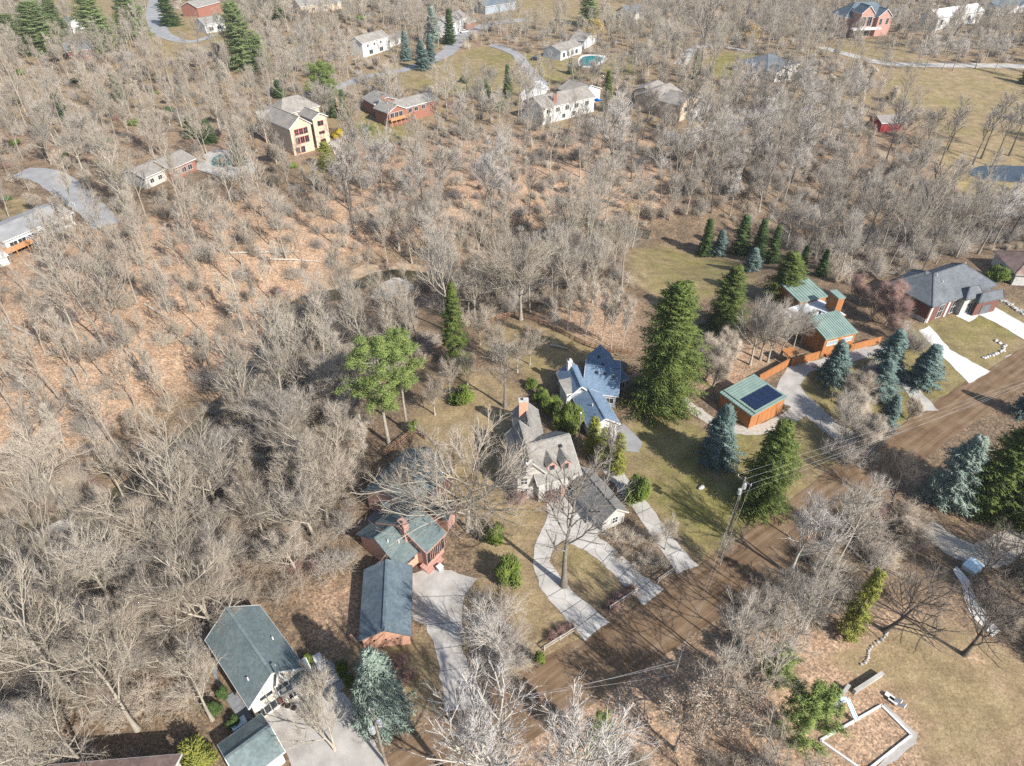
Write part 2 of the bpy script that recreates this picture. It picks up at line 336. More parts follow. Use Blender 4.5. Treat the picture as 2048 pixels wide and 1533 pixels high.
def ground_material():
    m = bpy.data.materials.new("ground_cover"); m.use_nodes = True; nt = m.node_tree; N = nt.nodes; Lk = nt.links
    b = N["Principled BSDF"]; b.inputs["Roughness"].default_value = 0.95; b.inputs["Specular IOR Level"].default_value = 0.1
    tc = N.new("ShaderNodeTexCoord")
    def noise(s, d=5, r=0.6):
        n = N.new("ShaderNodeTexNoise"); n.inputs["Scale"].default_value = s; n.inputs["Detail"].default_value = d; n.inputs["Roughness"].default_value = r
        Lk.new(tc.outputs["Object"], n.inputs["Vector"]); return n.outputs["Fac"]
    def ramp(src, stops):
        r = N.new("ShaderNodeValToRGB"); e = r.color_ramp.elements
        while len(e) < len(stops): e.new(0.5)
        for q, (p, c) in zip(e, stops): q.position = p; q.color = (*c, 1)
        Lk.new(src, r.inputs[0]); return r.outputs[0]
    def mix(f, a, c, mode='MIX'):
        x = N.new("ShaderNodeMix"); x.data_type = 'RGBA'; x.blend_type = mode
        if isinstance(f, float): x.inputs["Factor"].default_value = f
        else: Lk.new(f, x.inputs["Factor"])
        Lk.new(a, x.inputs["A"]); Lk.new(c, x.inputs["B"]); return x.outputs["Result"]
    def attr(n):
        a = N.new("ShaderNodeAttribute"); a.attribute_name = n; return a.outputs["Fac"]
    def math_(op, a, c, clamp=True):
        x = N.new("ShaderNodeMath"); x.operation = op; x.use_clamp = clamp
        for i, q in enumerate((a, c)):
            if isinstance(q, (int, float)): x.inputs[i].default_value = q
            else: Lk.new(q, x.inputs[i])
        return x.outputs[0]
    big, mid, fine = noise(0.045, 4), noise(0.35, 6, 0.65), noise(2.6, 5, 0.7)
    vo = N.new("ShaderNodeTexVoronoi"); vo.inputs["Scale"].default_value = 4.5; Lk.new(tc.outputs["Object"], vo.inputs["Vector"])
    sc = N.new("ShaderNodeSeparateColor"); Lk.new(vo.outputs["Color"], sc.inputs[0])
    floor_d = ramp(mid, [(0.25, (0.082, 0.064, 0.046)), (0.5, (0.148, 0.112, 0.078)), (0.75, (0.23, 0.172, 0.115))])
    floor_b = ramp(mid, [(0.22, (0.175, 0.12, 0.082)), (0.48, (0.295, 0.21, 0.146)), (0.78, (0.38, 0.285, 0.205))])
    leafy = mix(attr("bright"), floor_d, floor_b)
    speck = ramp(sc.outputs[0], [(0.0, (0.45, 0.42, 0.40)), (0.45, (0.92, 0.88, 0.84)), (0.8, (1.25, 1.12, 1.0)), (1.0, (1.75, 1.6, 1.45))])
    leafy = mix(0.85, leafy, speck, 'MULTIPLY')
    g_dry = ramp(mid, [(0.25, (0.15, 0.112, 0.066)), (0.5, (0.235, 0.178, 0.102)), (0.78, (0.335, 0.262, 0.16))])
    g_grn = ramp(mid, [(0.25, (0.088, 0.088, 0.024)), (0.5, (0.155, 0.145, 0.045)), (0.78, (0.24, 0.212, 0.08))])
    gg = math_('MULTIPLY', attr("green"), 1.5, False)
    gf = math_('SUBTRACT', math_('ADD', gg, math_('MULTIPLY', big, 2.2, False), False), 1.42)
    grass = mix(gf, g_dry, g_grn)
    fr = ramp(fine, [(0.3, (0.62, 0.60, 0.56)), (0.7, (1.28, 1.26, 1.22))])
    grass = mix(1.0, grass, fr, 'MULTIPLY')
    # fallen leaves drifting over the lawns
    drift = math_('MULTIPLY', math_('SUBTRACT', noise(0.16, 6, 0.7), 0.50), 5.0)
    lf = math_('SUBTRACT', attr("lawn"), math_('MULTIPLY', drift, 0.75))
    colr = mix(lf, leafy, grass)
    Lk.new(colr, b.inputs["Base Color"])
    bp = N.new("ShaderNodeBump"); bp.inputs["Strength"].default_value = 0.55; bp.inputs["Distance"].default_value = 0.25
    hm = math_('ADD', math_('MULTIPLY', fine, 0.6), math_('MULTIPLY', sc.outputs[1], 0.35)); Lk.new(hm, bp.inputs["Height"]); Lk.new(bp.outputs[0], b.inputs["Normal"])
    return m
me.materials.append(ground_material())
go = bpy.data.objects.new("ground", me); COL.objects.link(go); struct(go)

# ---------------------------------------------------------------- draped sheets: roads, drives, water
KEEP = []          # world outlines where nothing grows
def catmull(P, n=8, closed=False):
    P = [np.asarray(p, float) for p in P]; out = []
    m = len(P); rng_ = range(m if closed else m - 1)
    g = (lambda i: P[i % m]) if closed else (lambda i: P[min(max(i, 0), m - 1)])
    for i in rng_:
        p0, p1, p2, p3 = g(i - 1), g(i), g(i + 1), g(i + 2)
        for k in range(n):
            t = k / n
            out.append(0.5 * ((2 * p1) + (-p0 + p2) * t + (2 * p0 - 5 * p1 + 4 * p2 - p3) * t * t + (-p0 + 3 * p1 - 3 * p2 + p3) * t ** 3))
    if not closed: out.append(P[-1])
    return out
def sheet(name, outline, material, zoff, step=1.2, keep=True):
    """a draped sheet with real kerb-thin edges, triangulated finely enough to follow the terrain"""
    o = []
    for a, b in zip(outline, outline[1:] + outline[:1]):
        a, b = np.asarray(a[:2], float), np.asarray(b[:2], float); n = max(1, int(np.linalg.norm(b - a) / step))
        o += [a + (b - a) * k / n for k in range(n)]
    P = np.array(o); P = P + 0.11 * np.stack([np.sin(P[:, 0] * 2.1 + P[:, 1] * 3.7) + 0.6 * np.sin(P[:, 1] * 7.3), np.sin(P[:, 0] * 3.1 - P[:, 1] * 2.3) + 0.6 * np.sin(P[:, 0] * 6.1)], 1); o = list(P); mn, mx = P.min(0), P.max(0)
    X, Y = np.meshgrid(np.arange(mn[0], mx[0], step * 1.3), np.arange(mn[1], mx[1], step * 1.3)); X = X.ravel(); Y = Y.ravel()
    k = in_poly(X, Y, o); X, Y = X[k], Y[k]
    pts = [Vector(p) for p in o] + [Vector((x, y)) for x, y in zip(X, Y)]
    vs, es, fs, *_ = geometry.delaunay_2d_cdt(pts, [], [list(range(len(o)))], 1, 1e-4)
    vv = np.array([(v.x, v.y) for v in vs]); z = ground(vv[:, 0], vv[:, 1]) + zoff
    me = bpy.data.meshes.new(name)
    me.from_pydata([(a[0], a[1], c) for a, c in zip(vv, z)], [], [list(f) for f in fs]); me.update()
    me.materials.append(material); ob = bpy.data.objects.new(name, me); COL.objects.link(ob)
    if keep: KEEP.append([tuple(p) for p in o])
    return struct(ob)
def ribbon_outline(px, widths, n=6):
    C = [at(*p) for p in px]; C = catmull(C, n)
    W = np.interp(np.linspace(0, 1, len(C)), np.linspace(0, 1, len(px)), widths if hasattr(widths, '__len__') else [widths] * len(px))
    L, R = [], []
    for i, c in enumerate(C):
        d = C[min(i + 1, len(C) - 1)] - C[max(i - 1, 0)]; d = d[:2] / np.linalg.norm(d[:2]); nrm = np.array([-d[1], d[0]])
        j = 1 + 0.03 * math.sin(i * 1.7)
        L.append(c[:2] + nrm * W[i] / 2 * j); R.append(c[:2] - nrm * W[i] / 2 * j)
    return L + R[::-1]
def road(name, px, widths, material, zoff=0.04, step=1.2): return sheet(name, ribbon_outline(px, widths), material, zoff, step)
def pad(name, px, material, zoff=0.05, step=1.2, smooth=False):
    o = [at(*p)[:2] for p in px]
    if smooth: o = catmull(o, 6, True)
    return sheet(name, [np.asarray(q) for q in o], material, zoff, step)

# the unpaved road: a world axis for the tyre streaks
def dirt_material(dirv):
    m = bpy.data.materials.new("packed_dirt"); m.use_nodes = True; nt = m.node_tree; N = nt.nodes; Lk = nt.links
    b = N["Principled BSDF"]; b.inputs["Roughness"].default_value = 0.95; b.inputs["Specular IOR Level"].default_value = 0.15
    tc = N.new("ShaderNodeTexCoord"); mp = N.new("ShaderNodeMapping"); mp.vector_type = 'TEXTURE'
    mp.inputs["Rotation"].default_value = (0, 0, math.atan2(dirv[1], dirv[0])); mp.inputs["Scale"].default_value = (14, 0.8, 1)
    Lk.new(tc.outputs["Object"], mp.inputs["Vector"])
    def noise(src, s, d, r=0.6):
        n = N.new("ShaderNodeTexNoise"); n.inputs["Scale"].default_value = s; n.inputs["Detail"].default_value = d; n.inputs["Roughness"].default_value = r
        Lk.new(src, n.inputs["Vector"]); return n.outputs["Fac"]
    st = noise(mp.outputs[0], 1.0, 5); pt = noise(tc.outputs["Object"], 0.3, 6)
    ad = N.new("ShaderNodeMath"); ad.operation = 'MULTIPLY_ADD'; ad.inputs[1].default_value = 0.55; Lk.new(st, ad.inputs[0])
    ml = N.new("ShaderNodeMath"); ml.operation = 'MULTIPLY'; ml.inputs[1].default_value = 0.45; Lk.new(pt, ml.inputs[0]); Lk.new(ml.outputs[0], ad.inputs[2])
    rp = N.new("ShaderNodeValToRGB"); e = rp.color_ramp.elements; e[0].position = 0.33; e[1].position = 0.68
    e[0].color = (0.068, 0.042, 0.024, 1); e[1].color = (0.215, 0.152, 0.10, 1)
    x = e.new(0.5); x.color = (0.14, 0.09, 0.053, 1)
    Lk.new(ad.outputs[0], rp.inputs[0]); Lk.new(rp.outputs[0], b.inputs["Base Color"])
    bp = N.new("ShaderNodeBump"); bp.inputs["Strength"].default_value = 0.4; bp.inputs["Distance"].default_value = 0.12; Lk.new(st, bp.inputs["Height"]); Lk.new(bp.outputs[0], b.inputs["Normal"])
    return m
ROADPX = [(760, 1610), (900, 1500), (1050, 1412), (1200, 1322), (1330, 1240), (1460, 1150), (1570, 1072), (1700, 965), (1800, 900), (1920, 815), (2048, 735), (2230, 625)]
rd = at(1800, 900) - at(1330, 1240)
sheet("dirt_road", ribbon_outline(ROADPX, [7.6, 7.6, 7.6, 7.6, 7.4, 7.2, 7.2, 7.2, 7.0, 7.0, 7.0, 7.0]), dirt_material(rd), 0.04)
road("road_shoulder", [(1000, 1397), (1090, 1342), (1190, 1283), (1260, 1235), (1370, 1165)], 1.6, M['gravel'], 0.03)
road("road_shoulder", [(1745, 905), (1800, 868), (1880, 812), (1960, 760), (2030, 712)], 1.6, M['gravel'], 0.03)

def crack_concrete(name, c1, c2, joint):
    m = mat(name, c1, 0.9, col2=c2, scale=0.35, detail=8); nt = m.node_tree; N = nt.nodes; b = N["Principled BSDF"]
    tc = N.new("ShaderNodeTexCoord"); no = N.new("ShaderNodeTexNoise"); no.inputs["Scale"].default_value = 0.6; no.inputs["Detail"].default_value = 5
    nt.links.new(tc.outputs["Object"], no.inputs["Vector"])
    mx = N.new("ShaderNodeMix"); mx.data_type = 'RGBA'; mx.inputs["Factor"].default_value = 0.35; nt.links.new(tc.outputs["Object"], mx.inputs["A"]); nt.links.new(no.outputs["Color"], mx.inputs["B"])
    vo = N.new("ShaderNodeTexVoronoi"); vo.feature = 'DISTANCE_TO_EDGE'; vo.inputs["Scale"].default_value = joint; nt.links.new(mx.outputs["Result"], vo.inputs["Vector"])
    rp = N.new("ShaderNodeValToRGB"); rp.color_ramp.elements[0].position = 0.0; rp.color_ramp.elements[1].position = 0.012
    rp.color_ramp.elements[0].color = (0.42, 0.40, 0.38, 1); rp.color_ramp.elements[1].color = (1, 1, 1, 1); nt.links.new(vo.outputs[0], rp.inputs[0])
    mu = N.new("ShaderNodeMix"); mu.data_type = 'RGBA'; mu.blend_type = 'MULTIPLY'; mu.inputs["Factor"].default_value = 1
    src = b.inputs["Base Color"].links[0].from_socket; nt.links.new(src, mu.inputs["A"]); nt.links.new(rp.outputs[0], mu.inputs["B"]); nt.links.new(mu.outputs["Result"], b.inputs["Base Color"])
    return m
M['cracked'] = crack_concrete('cracked_concrete', (0.42, 0.395, 0.36), (0.27, 0.25, 0.225), 0.36)
# driveways
pad("driveway", [(1093, 985), (1104, 970), (1165, 985), (1215, 1055), (1200, 1068), (1165, 1085), (1130, 1075), (1103, 1100), (1101, 1125), (1122, 1160), (1165, 1200), (1220, 1245), (1172, 1282), (1148, 1255), (1110, 1215),
                 (1080, 1175), (1066, 1130), (1070, 1095), (1085, 1060), (1097, 1030)], M['cracked'], 0.05)
road("driveway", [(1135, 1062), (1180, 1085), (1230, 1125), (1265, 1160), (1308, 1196)], [4.2, 3.4, 3.1, 3.2, 3.9], M['cracked'], 0.06)
road("driveway", [(1195, 905), (1235, 955), (1290, 1025), (1330, 1082), (1375, 1140)], [3.4, 2.7, 2.7, 2.8, 3.6], M['cracked'], 0.05)
pad("driveway", [(812, 1150), (850, 1140), (900, 1140), (953, 1160), (930, 1190), (922, 1240), (925, 1300), (945, 1360), (975, 1410), (890, 1425), (884, 1375), (872, 1300), (850, 1250), (826, 1240)], M['concrete'], 0.05)
pad("driveway", [(524, 1430), (560, 1405), (600, 1400), (640, 1370), (690, 1385), (720, 1440), (760, 1500), (790, 1560), (600, 1560), (575, 1510)], M['concrete'], 0.05)
pad("patio", [(625, 1345), (650, 1318), (668, 1330), (690, 1375), (660, 1400), (632, 1365)], M['asphalt_old'], 0.09)
pad("patio", [(446, 1400), (470, 1385), (512, 1440), (492, 1458), (436, 1372), (420, 1330), (432, 1335)], M['deck_grey'], 0.10)
pad("driveway", [(1555, 770), (1575, 735), (1630, 722), (1700, 700), (1760, 690), (1775, 705), (1720, 720), (1665, 735), (1620, 745), (1598, 770), (1612, 790), (1680, 850), (1755, 893), (1722, 918), (1660, 875), (1600, 822), (1556, 805), (1545, 800)], M['concrete'], 0.05)
road("driveway", [(1762, 700), (1790, 735), (1820, 775), (1858, 822)], [3.6, 2.8, 2.8, 3.4], M['concrete'], 0.05)
road("garden_path", [(1362, 800), (1400, 828), (1440, 850), (1500, 862), (1560, 845), (1605, 818)], [2.4, 2.4, 2.2, 2.4, 2.6, 3.0], M['gravel'], 0.04)
pad("driveway", [(1838, 662), (1860, 653), (1900, 700), (1980, 744), (1938, 768), (1912, 740), (1870, 700)], M['concrete_new'], 0.05)
pad("driveway", [(1950, 628), (1985, 612), (2060, 655), (2130, 700), (2100, 725), (2048, 680), (1990, 645)], M['concrete_new'], 0.05)
pad("walkway", [(1912, 632), (1940, 618), (1960, 630), (1938, 646)], M['concrete_new'], 0.055)
pad("driveway", [(1210, 838), (1250, 850), (1285, 885), (1275, 905), (1235, 900), (1205, 870)], M['asphalt_old'], 0.045)
# streets beyond the valley and drives to the right
road("street", [(215, 452), (190, 425), (160, 400), (125, 372), (92, 352), (40, 345)], [7, 7, 8, 9, 9, 8], M['asphalt_old'], 0.08, 2)
road("street", [(322, -30), (308, 20), (318, 60), (345, 78), (385, 84), (430, 70)], [9, 9, 9, 7, 5, 4], M['asphalt_old'], 0.12, 3)
road("street", [(640, 190), (720, 158), (776, 147), (834, 133), (892, 108), (925, 72), (985, 48), (1060, 40)], [6, 6, 6, 7, 8, 8, 8, 8], M['asphalt_old'], 0.12, 3)
road("driveway", [(985, 90), (1030, 108), (1056, 140), (1084, 172)], [6, 5, 5, 7], M['asphalt_old'], 0.13, 3)
pad("driveway", [(1062, 165), (1082, 162), (1100, 178), (1085, 195), (1045, 205), (1040, 190)], M['concrete_new'], 0.15, 2)
road("street", [(1360, 130), (1390, 98), (1430, 92), (1500, 103)], [6, 6, 5, 4], M['concrete'], 0.12, 3)
road("street", [(1640, 95), (1707, 113), (1775, 128), (1861, 131), (1960, 132), (2080, 134)], [6, 6, 7, 7, 7, 7], M['concrete'], 0.12, 3)
road("street", [(2100, 1050), (2030, 1085), (1970, 1112), (1920, 1100), (1880, 1075), (1850, 1050)], [5, 4.6, 4.4, 4.4, 4, 4], M['gravel'], 0.05)
# water
sheet("creek", ribbon_outline(CREEK_PX[1:18], 3.8), M['water'], 0.35, 2.0)
pad("sandbar", [(744, 600), (760, 575), (785, 562), (815, 566), (828, 580), (812, 594), (775, 604)], M['sand'], 0.75, 1.2, True)
pad("eroded_bank", [(612, 592), (640, 576), (680, 570), (700, 576), (670, 584), (640, 594)], M['bank'], 0.15, 1.2, True)
pad("sandbar", [(70, 1080), (130, 1045), (170, 1050), (150, 1075), (90, 1100)], M['sand'], 0.7, 1.2, True)
pad("pond", [(1940, 345), (1960, 333), (2010, 332), (2080, 338), (2090, 366), (2010, 364), (1955, 358)], M['pond'], 0.1, 2.0, True)

pad("eroded_bank", [(1128, 428), (1165, 404), (1210, 398), (1240, 412), (1245, 440), (1190, 442), (1150, 446)], M['bank'], 0.12, 1.2, True)
pad("eroded_bank", [(690, 560), (715, 535), (760, 528), (830, 530), (850, 545), (790, 545), (730, 556)], M['bank'], 0.12, 1.2, True)
KEEP.append(wpoly([(590, 560), (860, 530), (850, 600), (830, 650), (740, 665), (600, 640)])); KEEP.append(wpoly([(1150, 440), (1260, 455), (1250, 490), (1190, 480)]))
def joints(owner, lines):
    for a, b in lines:
        p, q = at(*a), at(*b); m = MB(); n = 4; d = (q - p)[:2] / np.linalg.norm((q - p)[:2]); sd = np.array([-d[1], d[0], 0]) * 0.045; up = np.array([0, 0, 0.078])
        for i in range(n):
            x0, x1 = p + (q - p) * i / n, p + (q - p) * (i + 1) / n
            for x in (x0, x1): x[2] = float(ground(x[0], x[1]))
            m.poly([x0 - sd + up, x1 - sd + up, x1 + sd + up, x0 + sd + up])
        m.build('joint', M['asphalt'], owner)
DRV = [o for o in bpy.data.objects if o.name.startswith('driveway')]
joints(DRV[0], [((1068, 1120), (1103, 1116)), ((1072, 1155), (1112, 1143)), ((1095, 1195), (1135, 1172)), ((1122, 1228), (1165, 1200)), ((1150, 1258), (1196, 1225)), ((1072, 1088), (1115, 1094)), ((1097, 1035), (1180, 1045)), ((1088, 1060), (1150, 1075))])
joints(DRV[1], [((1165, 1100), (1195, 1075)), ((1200, 1130), (1226, 1103)), ((1238, 1158), (1262, 1134)), ((1272, 1188), (1298, 1165))])
joints(DRV[2], [((1212, 950), (1240, 938)), ((1240, 985), (1268, 972)), ((1272, 1030), (1303, 1016)), ((1305, 1078), (1338, 1062)), ((1330, 1115), (1365, 1098))])
joints(DRV[3], [((872, 1345), (938, 1335)), ((852, 1250), (922, 1245)), ((868, 1300), (925, 1292)), ((835, 1195), (930, 1192)), ((884, 1385), (958, 1380))])
# ---------------------------------------------------------------- buildings
class Wing: pass
def house(name, label, cat, anchor, group=None, dz=0.0):
    p = at(*anchor); t = thing(name, label, cat, (p[0], p[1], p[2] + dz), group); return t
def wing(t, a, b, c, he, hr, kind, roof, wall, ov=0.4, width=None, depth=2.5, fascia='white', cap=True, thick=0.18, back=0.0):
    z0 = t["_o"][2]; ze = z0 + he
    A = np.array([*un0(*a, ze), ze]); B = np.array([*un0(*b, ze), ze])
    d = B - A; L = np.linalg.norm(d); ex = d / L; ey = np.array([-ex[1], ex[0], 0.0])
    if width is None:
        C = np.array([*un0(*c, ze), ze]); W = float(np.dot(C - A, ey))
        if W < 0: ey = -ey; W = -W
    else:
        W = abs(width)
        if width < 0: ey = -ey
    ez = np.array([0, 0, 1.0]); w = Wing(); w.t, w.A, w.ex, w.ey, w.L, w.W, w.z0, w.he, w.hr, w.ov, w.kind = t, A, ex, ey, L, W, z0, he, hr, ov, kind
    P = lambda x, y, z: A * [1, 1, 0] + ex * x + ey * y + ez * (z0 + z)
    w.P = P
    if kind == 'gable_x':     # ridge across the a-b edge
        Px = lambda x, y, z: P(y, x, z); LL, WW = W, L
    else:
        Px = P; LL, WW = L, W
    rm, wm, fm, cm = MB(), MB(), MB(), MB()
    o = ov; bz = -depth
    if kind in ('gable', 'gable_x'):
        for s in (0, 1):
            y0, y1 = (0, WW / 2) if s == 0 else (WW, WW / 2)
            base = [Px(0, y0, he), Px(LL, y0, he), Px(LL, y1, hr), Px(0, y1, hr)]
            rm.prism([p - ez * thick for p in base], base)
            fm.bar(Px(-0.03, y0, he - 0.14), Px(LL + 0.03, y0, he - 0.14), 0.07, 0.24)
            for x in (-0.03, LL + 0.03): fm.bar(Px(x, y0, he - 0.13), Px(x, y1, hr - 0.13), 0.07, 0.24)
        cm.bar(Px(0, WW / 2, hr + 0.03), Px(LL, WW / 2, hr + 0.03), 0.34, 0.07)
        pent = lambda x: [Px(x, o, bz), Px(x, WW - o, bz), Px(x, WW - o, he + o * (hr - he) / (WW / 2) - 0.2), Px(x, WW / 2, hr - 0.22), Px(x, o, he + o * (hr - he) / (WW / 2) - 0.2)]
        wm.prism(pent(o), pent(LL - o))
    elif kind == 'hip':
        k = min(LL, WW) / 2
        if LL >= WW: r0, r1 = Px(k, WW / 2, hr), Px(LL - k, WW / 2, hr)
        else: r0, r1 = Px(LL / 2, k, hr), Px(LL / 2, WW - k, hr)
        c4 = [Px(0, 0, he), Px(LL, 0, he), Px(LL, WW, he), Px(0, WW, he)]
        i = len(rm.v); rm.v += [tuple(q) for q in c4] + [tuple(r0), tuple(r1)] + [tuple(q - ez * thick) for q in c4]
        if LL >= WW: fs = [[0, 1, 5, 4], [1, 2, 5], [2, 3, 4, 5], [3, 0, 4]]
        else: fs = [[0, 1, 4], [1, 2, 5, 4], [2, 3, 5], [3, 0, 4, 5]]
        rm.f += [[i + q for q in f] for f in fs] + [[6, 7, 8, 9]] + [[k0, (k0 + 1) % 4, 6 + (k0 + 1) % 4, 6 + k0] for k0 in range(4)]
        cs = [(0, 4), (1, 5), (2, 5), (3, 4)] if LL >= WW else [(0, 4), (1, 4), (2, 5), (3, 5)]
        allp = c4 + [r0, r1]
        for q, r in cs: cm.bar(allp[q] + ez * 0.02, allp[r] + ez * 0.02, 0.26, 0.06)
        if np.linalg.norm(r1 - r0) > 0.3: cm.bar(r0 + ez * 0.03, r1 + ez * 0.03, 0.28, 0.06)
        for q in range(4): fm.bar(c4[q] - ez * 0.16, c4[(q + 1) % 4] - ez * 0.16, 0.08, 0.22)
        ring = lambda z: [Px(o, o, z), Px(LL - o, o, z), Px(LL - o, WW - o, z), Px(o, WW - o, z)]
        wm.prism(ring(bz), ring(he - 0.19))
    else:                      # shed / flat: he at the a-b edge, hr at the far edge
        base = [Px(0, 0, he), Px(LL, 0, he), Px(LL, WW, hr), Px(0, WW, hr)]
        rm.prism([p - ez * thick for p in base], base)
        for q in range(4): fm.bar(base[q] - ez * 0.15, base[(q + 1) % 4] - ez * 0.15, 0.09, 0.26)
        wm.prism([Px(o, o, bz), Px(LL - o, o, bz), Px(LL - o, WW - o, bz), Px(o, WW - o, bz)],
                 [Px(o, o, he - thick - 0.03), Px(LL - o, o, he - thick - 0.03), Px(LL - o, WW - o, hr - thick - 0.03), Px(o, WW - o, hr - thick - 0.03)])
        cap = False
    wm.build('wall', M[wall], t); r = rm.build('roof', M[roof], t); w.roof = r
    if cap: cm.build('ridge_cap', M[roof], r)
    if fascia: fm.build('fascia', M[fascia], t)
    KEEP.append([tuple(P(x, y, 0)[:2]) for x, y in ((-1.2, -1.2), (L + 1.2, -1.2), (L + 1.2, W + 1.2), (-1.2, W + 1.2))])
    return w
def facade(w, side):
    o = w.ov
    if side == 0: return w.P(o, o, 0), w.ex, -w.ey, w.L - 2 * o
    if side == 1: return w.P(w.L - o, o, 0), w.ey, w.ex, w.W - 2 * o
    if side == 2: return w.P(w.L - o, w.W - o, 0), -w.ex, w.ey, w.L - 2 * o
    return w.P(o, w.W - o, 0), -w.ey, -w.ex, w.W - 2 * o
def window(w, side, u, z, ww, wh, frame='white', glass='glass', nv=1, nh=0, kind='window'):
    c0, dx, n, Ls = facade(w, side); ez = np.array([0, 0, 1.0]); c = c0 + dx * (u * Ls) + ez * z
    m = MB(); fr = 0.09
    for s in (-1, 1):
        m.obox(c + dx * s * (ww / 2) + n * 0.03, dx * fr / 2, n * 0.06, ez * (wh / 2 + fr / 2))
        m.obox(c + ez * s * (wh / 2) + n * 0.033, dx * (ww / 2 - fr / 2), n * 0.06, ez * fr / 2)
    for k in range(nv): m.obox(c + dx * (ww * ((k + 1) / (nv + 1) - 0.5)) + n * 0.035, dx * 0.03, n * 0.045, ez * (wh / 2 - fr / 2))
    for k in range(nh): m.obox(c + ez * (wh * ((k + 1) / (nh + 1) - 0.5)) + n * 0.036, dx * (ww / 2 - fr / 2), n * 0.044, ez * 0.03)
    f = m.build(kind, M[frame], w.t)
    for i in range(nv + 1):
        g = MB(); g.obox(c + dx * (ww * ((i + 0.5) / (nv + 1) - 0.5)) + n * 0.012, dx * (ww / (nv + 1) / 2 - 0.02), n * 0.03, ez * (wh / 2 - 0.03)); g.build('pane', M[glass], f)
    return f
def door(w, side, u, ww, wh, mat_='brick_dark', z=0.0, name='door', rows=0):
    c0, dx, n, Ls = facade(w, side); ez = np.array([0, 0, 1.0]); c = c0 + dx * (u * Ls) + ez * (z + wh / 2)
    m = MB(); m.obox(c + n * 0.03, dx * ww / 2, n * 0.05, ez * wh / 2); d = m.build(name, M[mat_], w.t)
    if name == 'garage_door':
        for k in range(4):
            g = MB(); g.obox(c + ez * (wh * ((k + 0.5) / 4 - 0.5)) + n * 0.05, dx * (ww / 2 - 0.08), n * 0.05, ez * (wh / 8 - 0.04)); g.build('panel', M[mat_], d)
    else:
        g = MB(); g.obox(c + dx * (ww * 0.38) + n * 0.11, dx * 0.03, n * 0.04, ez * 0.09); g.build('handle', M['dark'], d)
    return d
def chimney(t, px, py, h0, h1, sx, sy, rz, mat_='brick_red', top='stone'):
    z0 = t["_o"][2]; x, y = un0(px, py, z0 + h1)
    m = MB(); m.box((x, y, z0 + (h0 + h1) / 2), sx, sy, h1 - h0, rz); c = m.build('chimney', M[mat_], t)
    k = MB(); k.box((x, y, z0 + h1 + 0.07), sx + 0.14, sy + 0.14, 0.14, rz); k.build('chimney_cap', M[top], c)
    k = MB()
    k.box((x - 0.2 * math.cos(rz), y - 0.2 * math.sin(rz), z0 + h1 + 0.27), 0.3, 0.3, 0.26, rz); k.build('flue', M['dark'], c)
def vent(t, w, u, v, kind='pipe'):
    """roof penetration at fraction u along, v across from the a-b eave"""
    if w.kind in ('gable',): z = w.he + (w.hr - w.he) * (1 - abs(2 * v - 1))
    elif w.kind == 'gable_x': z = w.he + (w.hr - w.he) * (1 - abs(2 * u - 1))
    elif w.kind == 'hip': z = w.he + (w.hr - w.he) * min(1, 2 * min(u * w.L, (1 - u) * w.L, v * w.W, (1 - v) * w.W) / min(w.L, w.W))
    else: z = w.he + (w.hr - w.he) * v
    p = w.P(u * w.L, v * w.W, z); m = MB()
    if kind == 'pipe': m.cyl(p - [0, 0, 0.1], p + [0, 0, 0.5], 0.09, n=8); m.build('vent_pipe', M['white'], w.roof)
    else: m.box(p + [0, 0, 0.12], 0.5, 0.5, 0.3, math.atan2(w.ex[1], w.ex[0])); m.build('roof_vent', M['dark'], w.roof)

# --- cream house with sage roof at the lower left
A = house('house', 'cream house with long grey-green gable roof and arched front gable', 'house', (520, 1370))
w1 = wing(A, (410, 1281), (497, 1418), (621, 1348), 4.4, 7.6, 'gable', 'roof_sage', 'cream')
vent(A, w1, 0.8, 0.2); vent(A, w1, 0.55, 0.83)
window(w1, 1, 0.28, 1.4, 3.0, 1.7, 'white', 'glass', 3); window(w1, 1, 0.28, 3.9, 1.6, 0.8, 'white', 'glass', 1)
window(w1, 0, 0.3, 1.5, 1.4, 1.3); window(w1, 0, 0.6, 1.5, 1.8, 1.6, nv=2); window(w1, 2, 0.5, 1.5, 1.4, 1.3)
door(w1, 1, 0.52, 1.1, 2.1, 'brick_dark')
w2 = wing(A, (560, 1392), (628, 1352), (612, 1330), 3.1, 4.6, 'shed', 'roof_sage', 'cream', ov=0.25)
window(w2, 0, 0.3, 1.5, 1.2, 1.1); window(w2, 0, 0.75, 1.6, 1.0, 1.0)
w3 = wing(A, (553, 1372), (572, 1360), (560, 1342), 5.6, 7.7, 'gable_x', 'roof_sage', 'cream', ov=0.3)
window(w3, 0, 0.5, 4.6, 1.5, 1.1, 'white', 'glass', 1)
G2 = house('garage', 'garage with low sage shingle gable beside the cream house', 'garage', (500, 1480))
w = wing(G2, (435, 1490), (522, 1427), (570, 1503), 2.8, 4.3, 'gable', 'roof_sage', 'cream')
door(w, 1, 0.3, 2.6, 2.2, 'white', 0, 'garage_door'); door(w, 1, 0.72, 2.6, 2.2, 'white', 0, 'garage_door')
H0 = house('house', 'brown-roofed house with railed deck at the woods edge', 'house', (240, 1600))
w = wing(H0, (97, 1530), (363, 1508), (400, 1740), 5.2, 7.8, 'gable', 'roof_brown', 'siding_grey')
window(w, 0, 0.3, 1.6, 1.6, 1.4); window(w, 0, 0.7, 1.6, 1.6, 1.4)

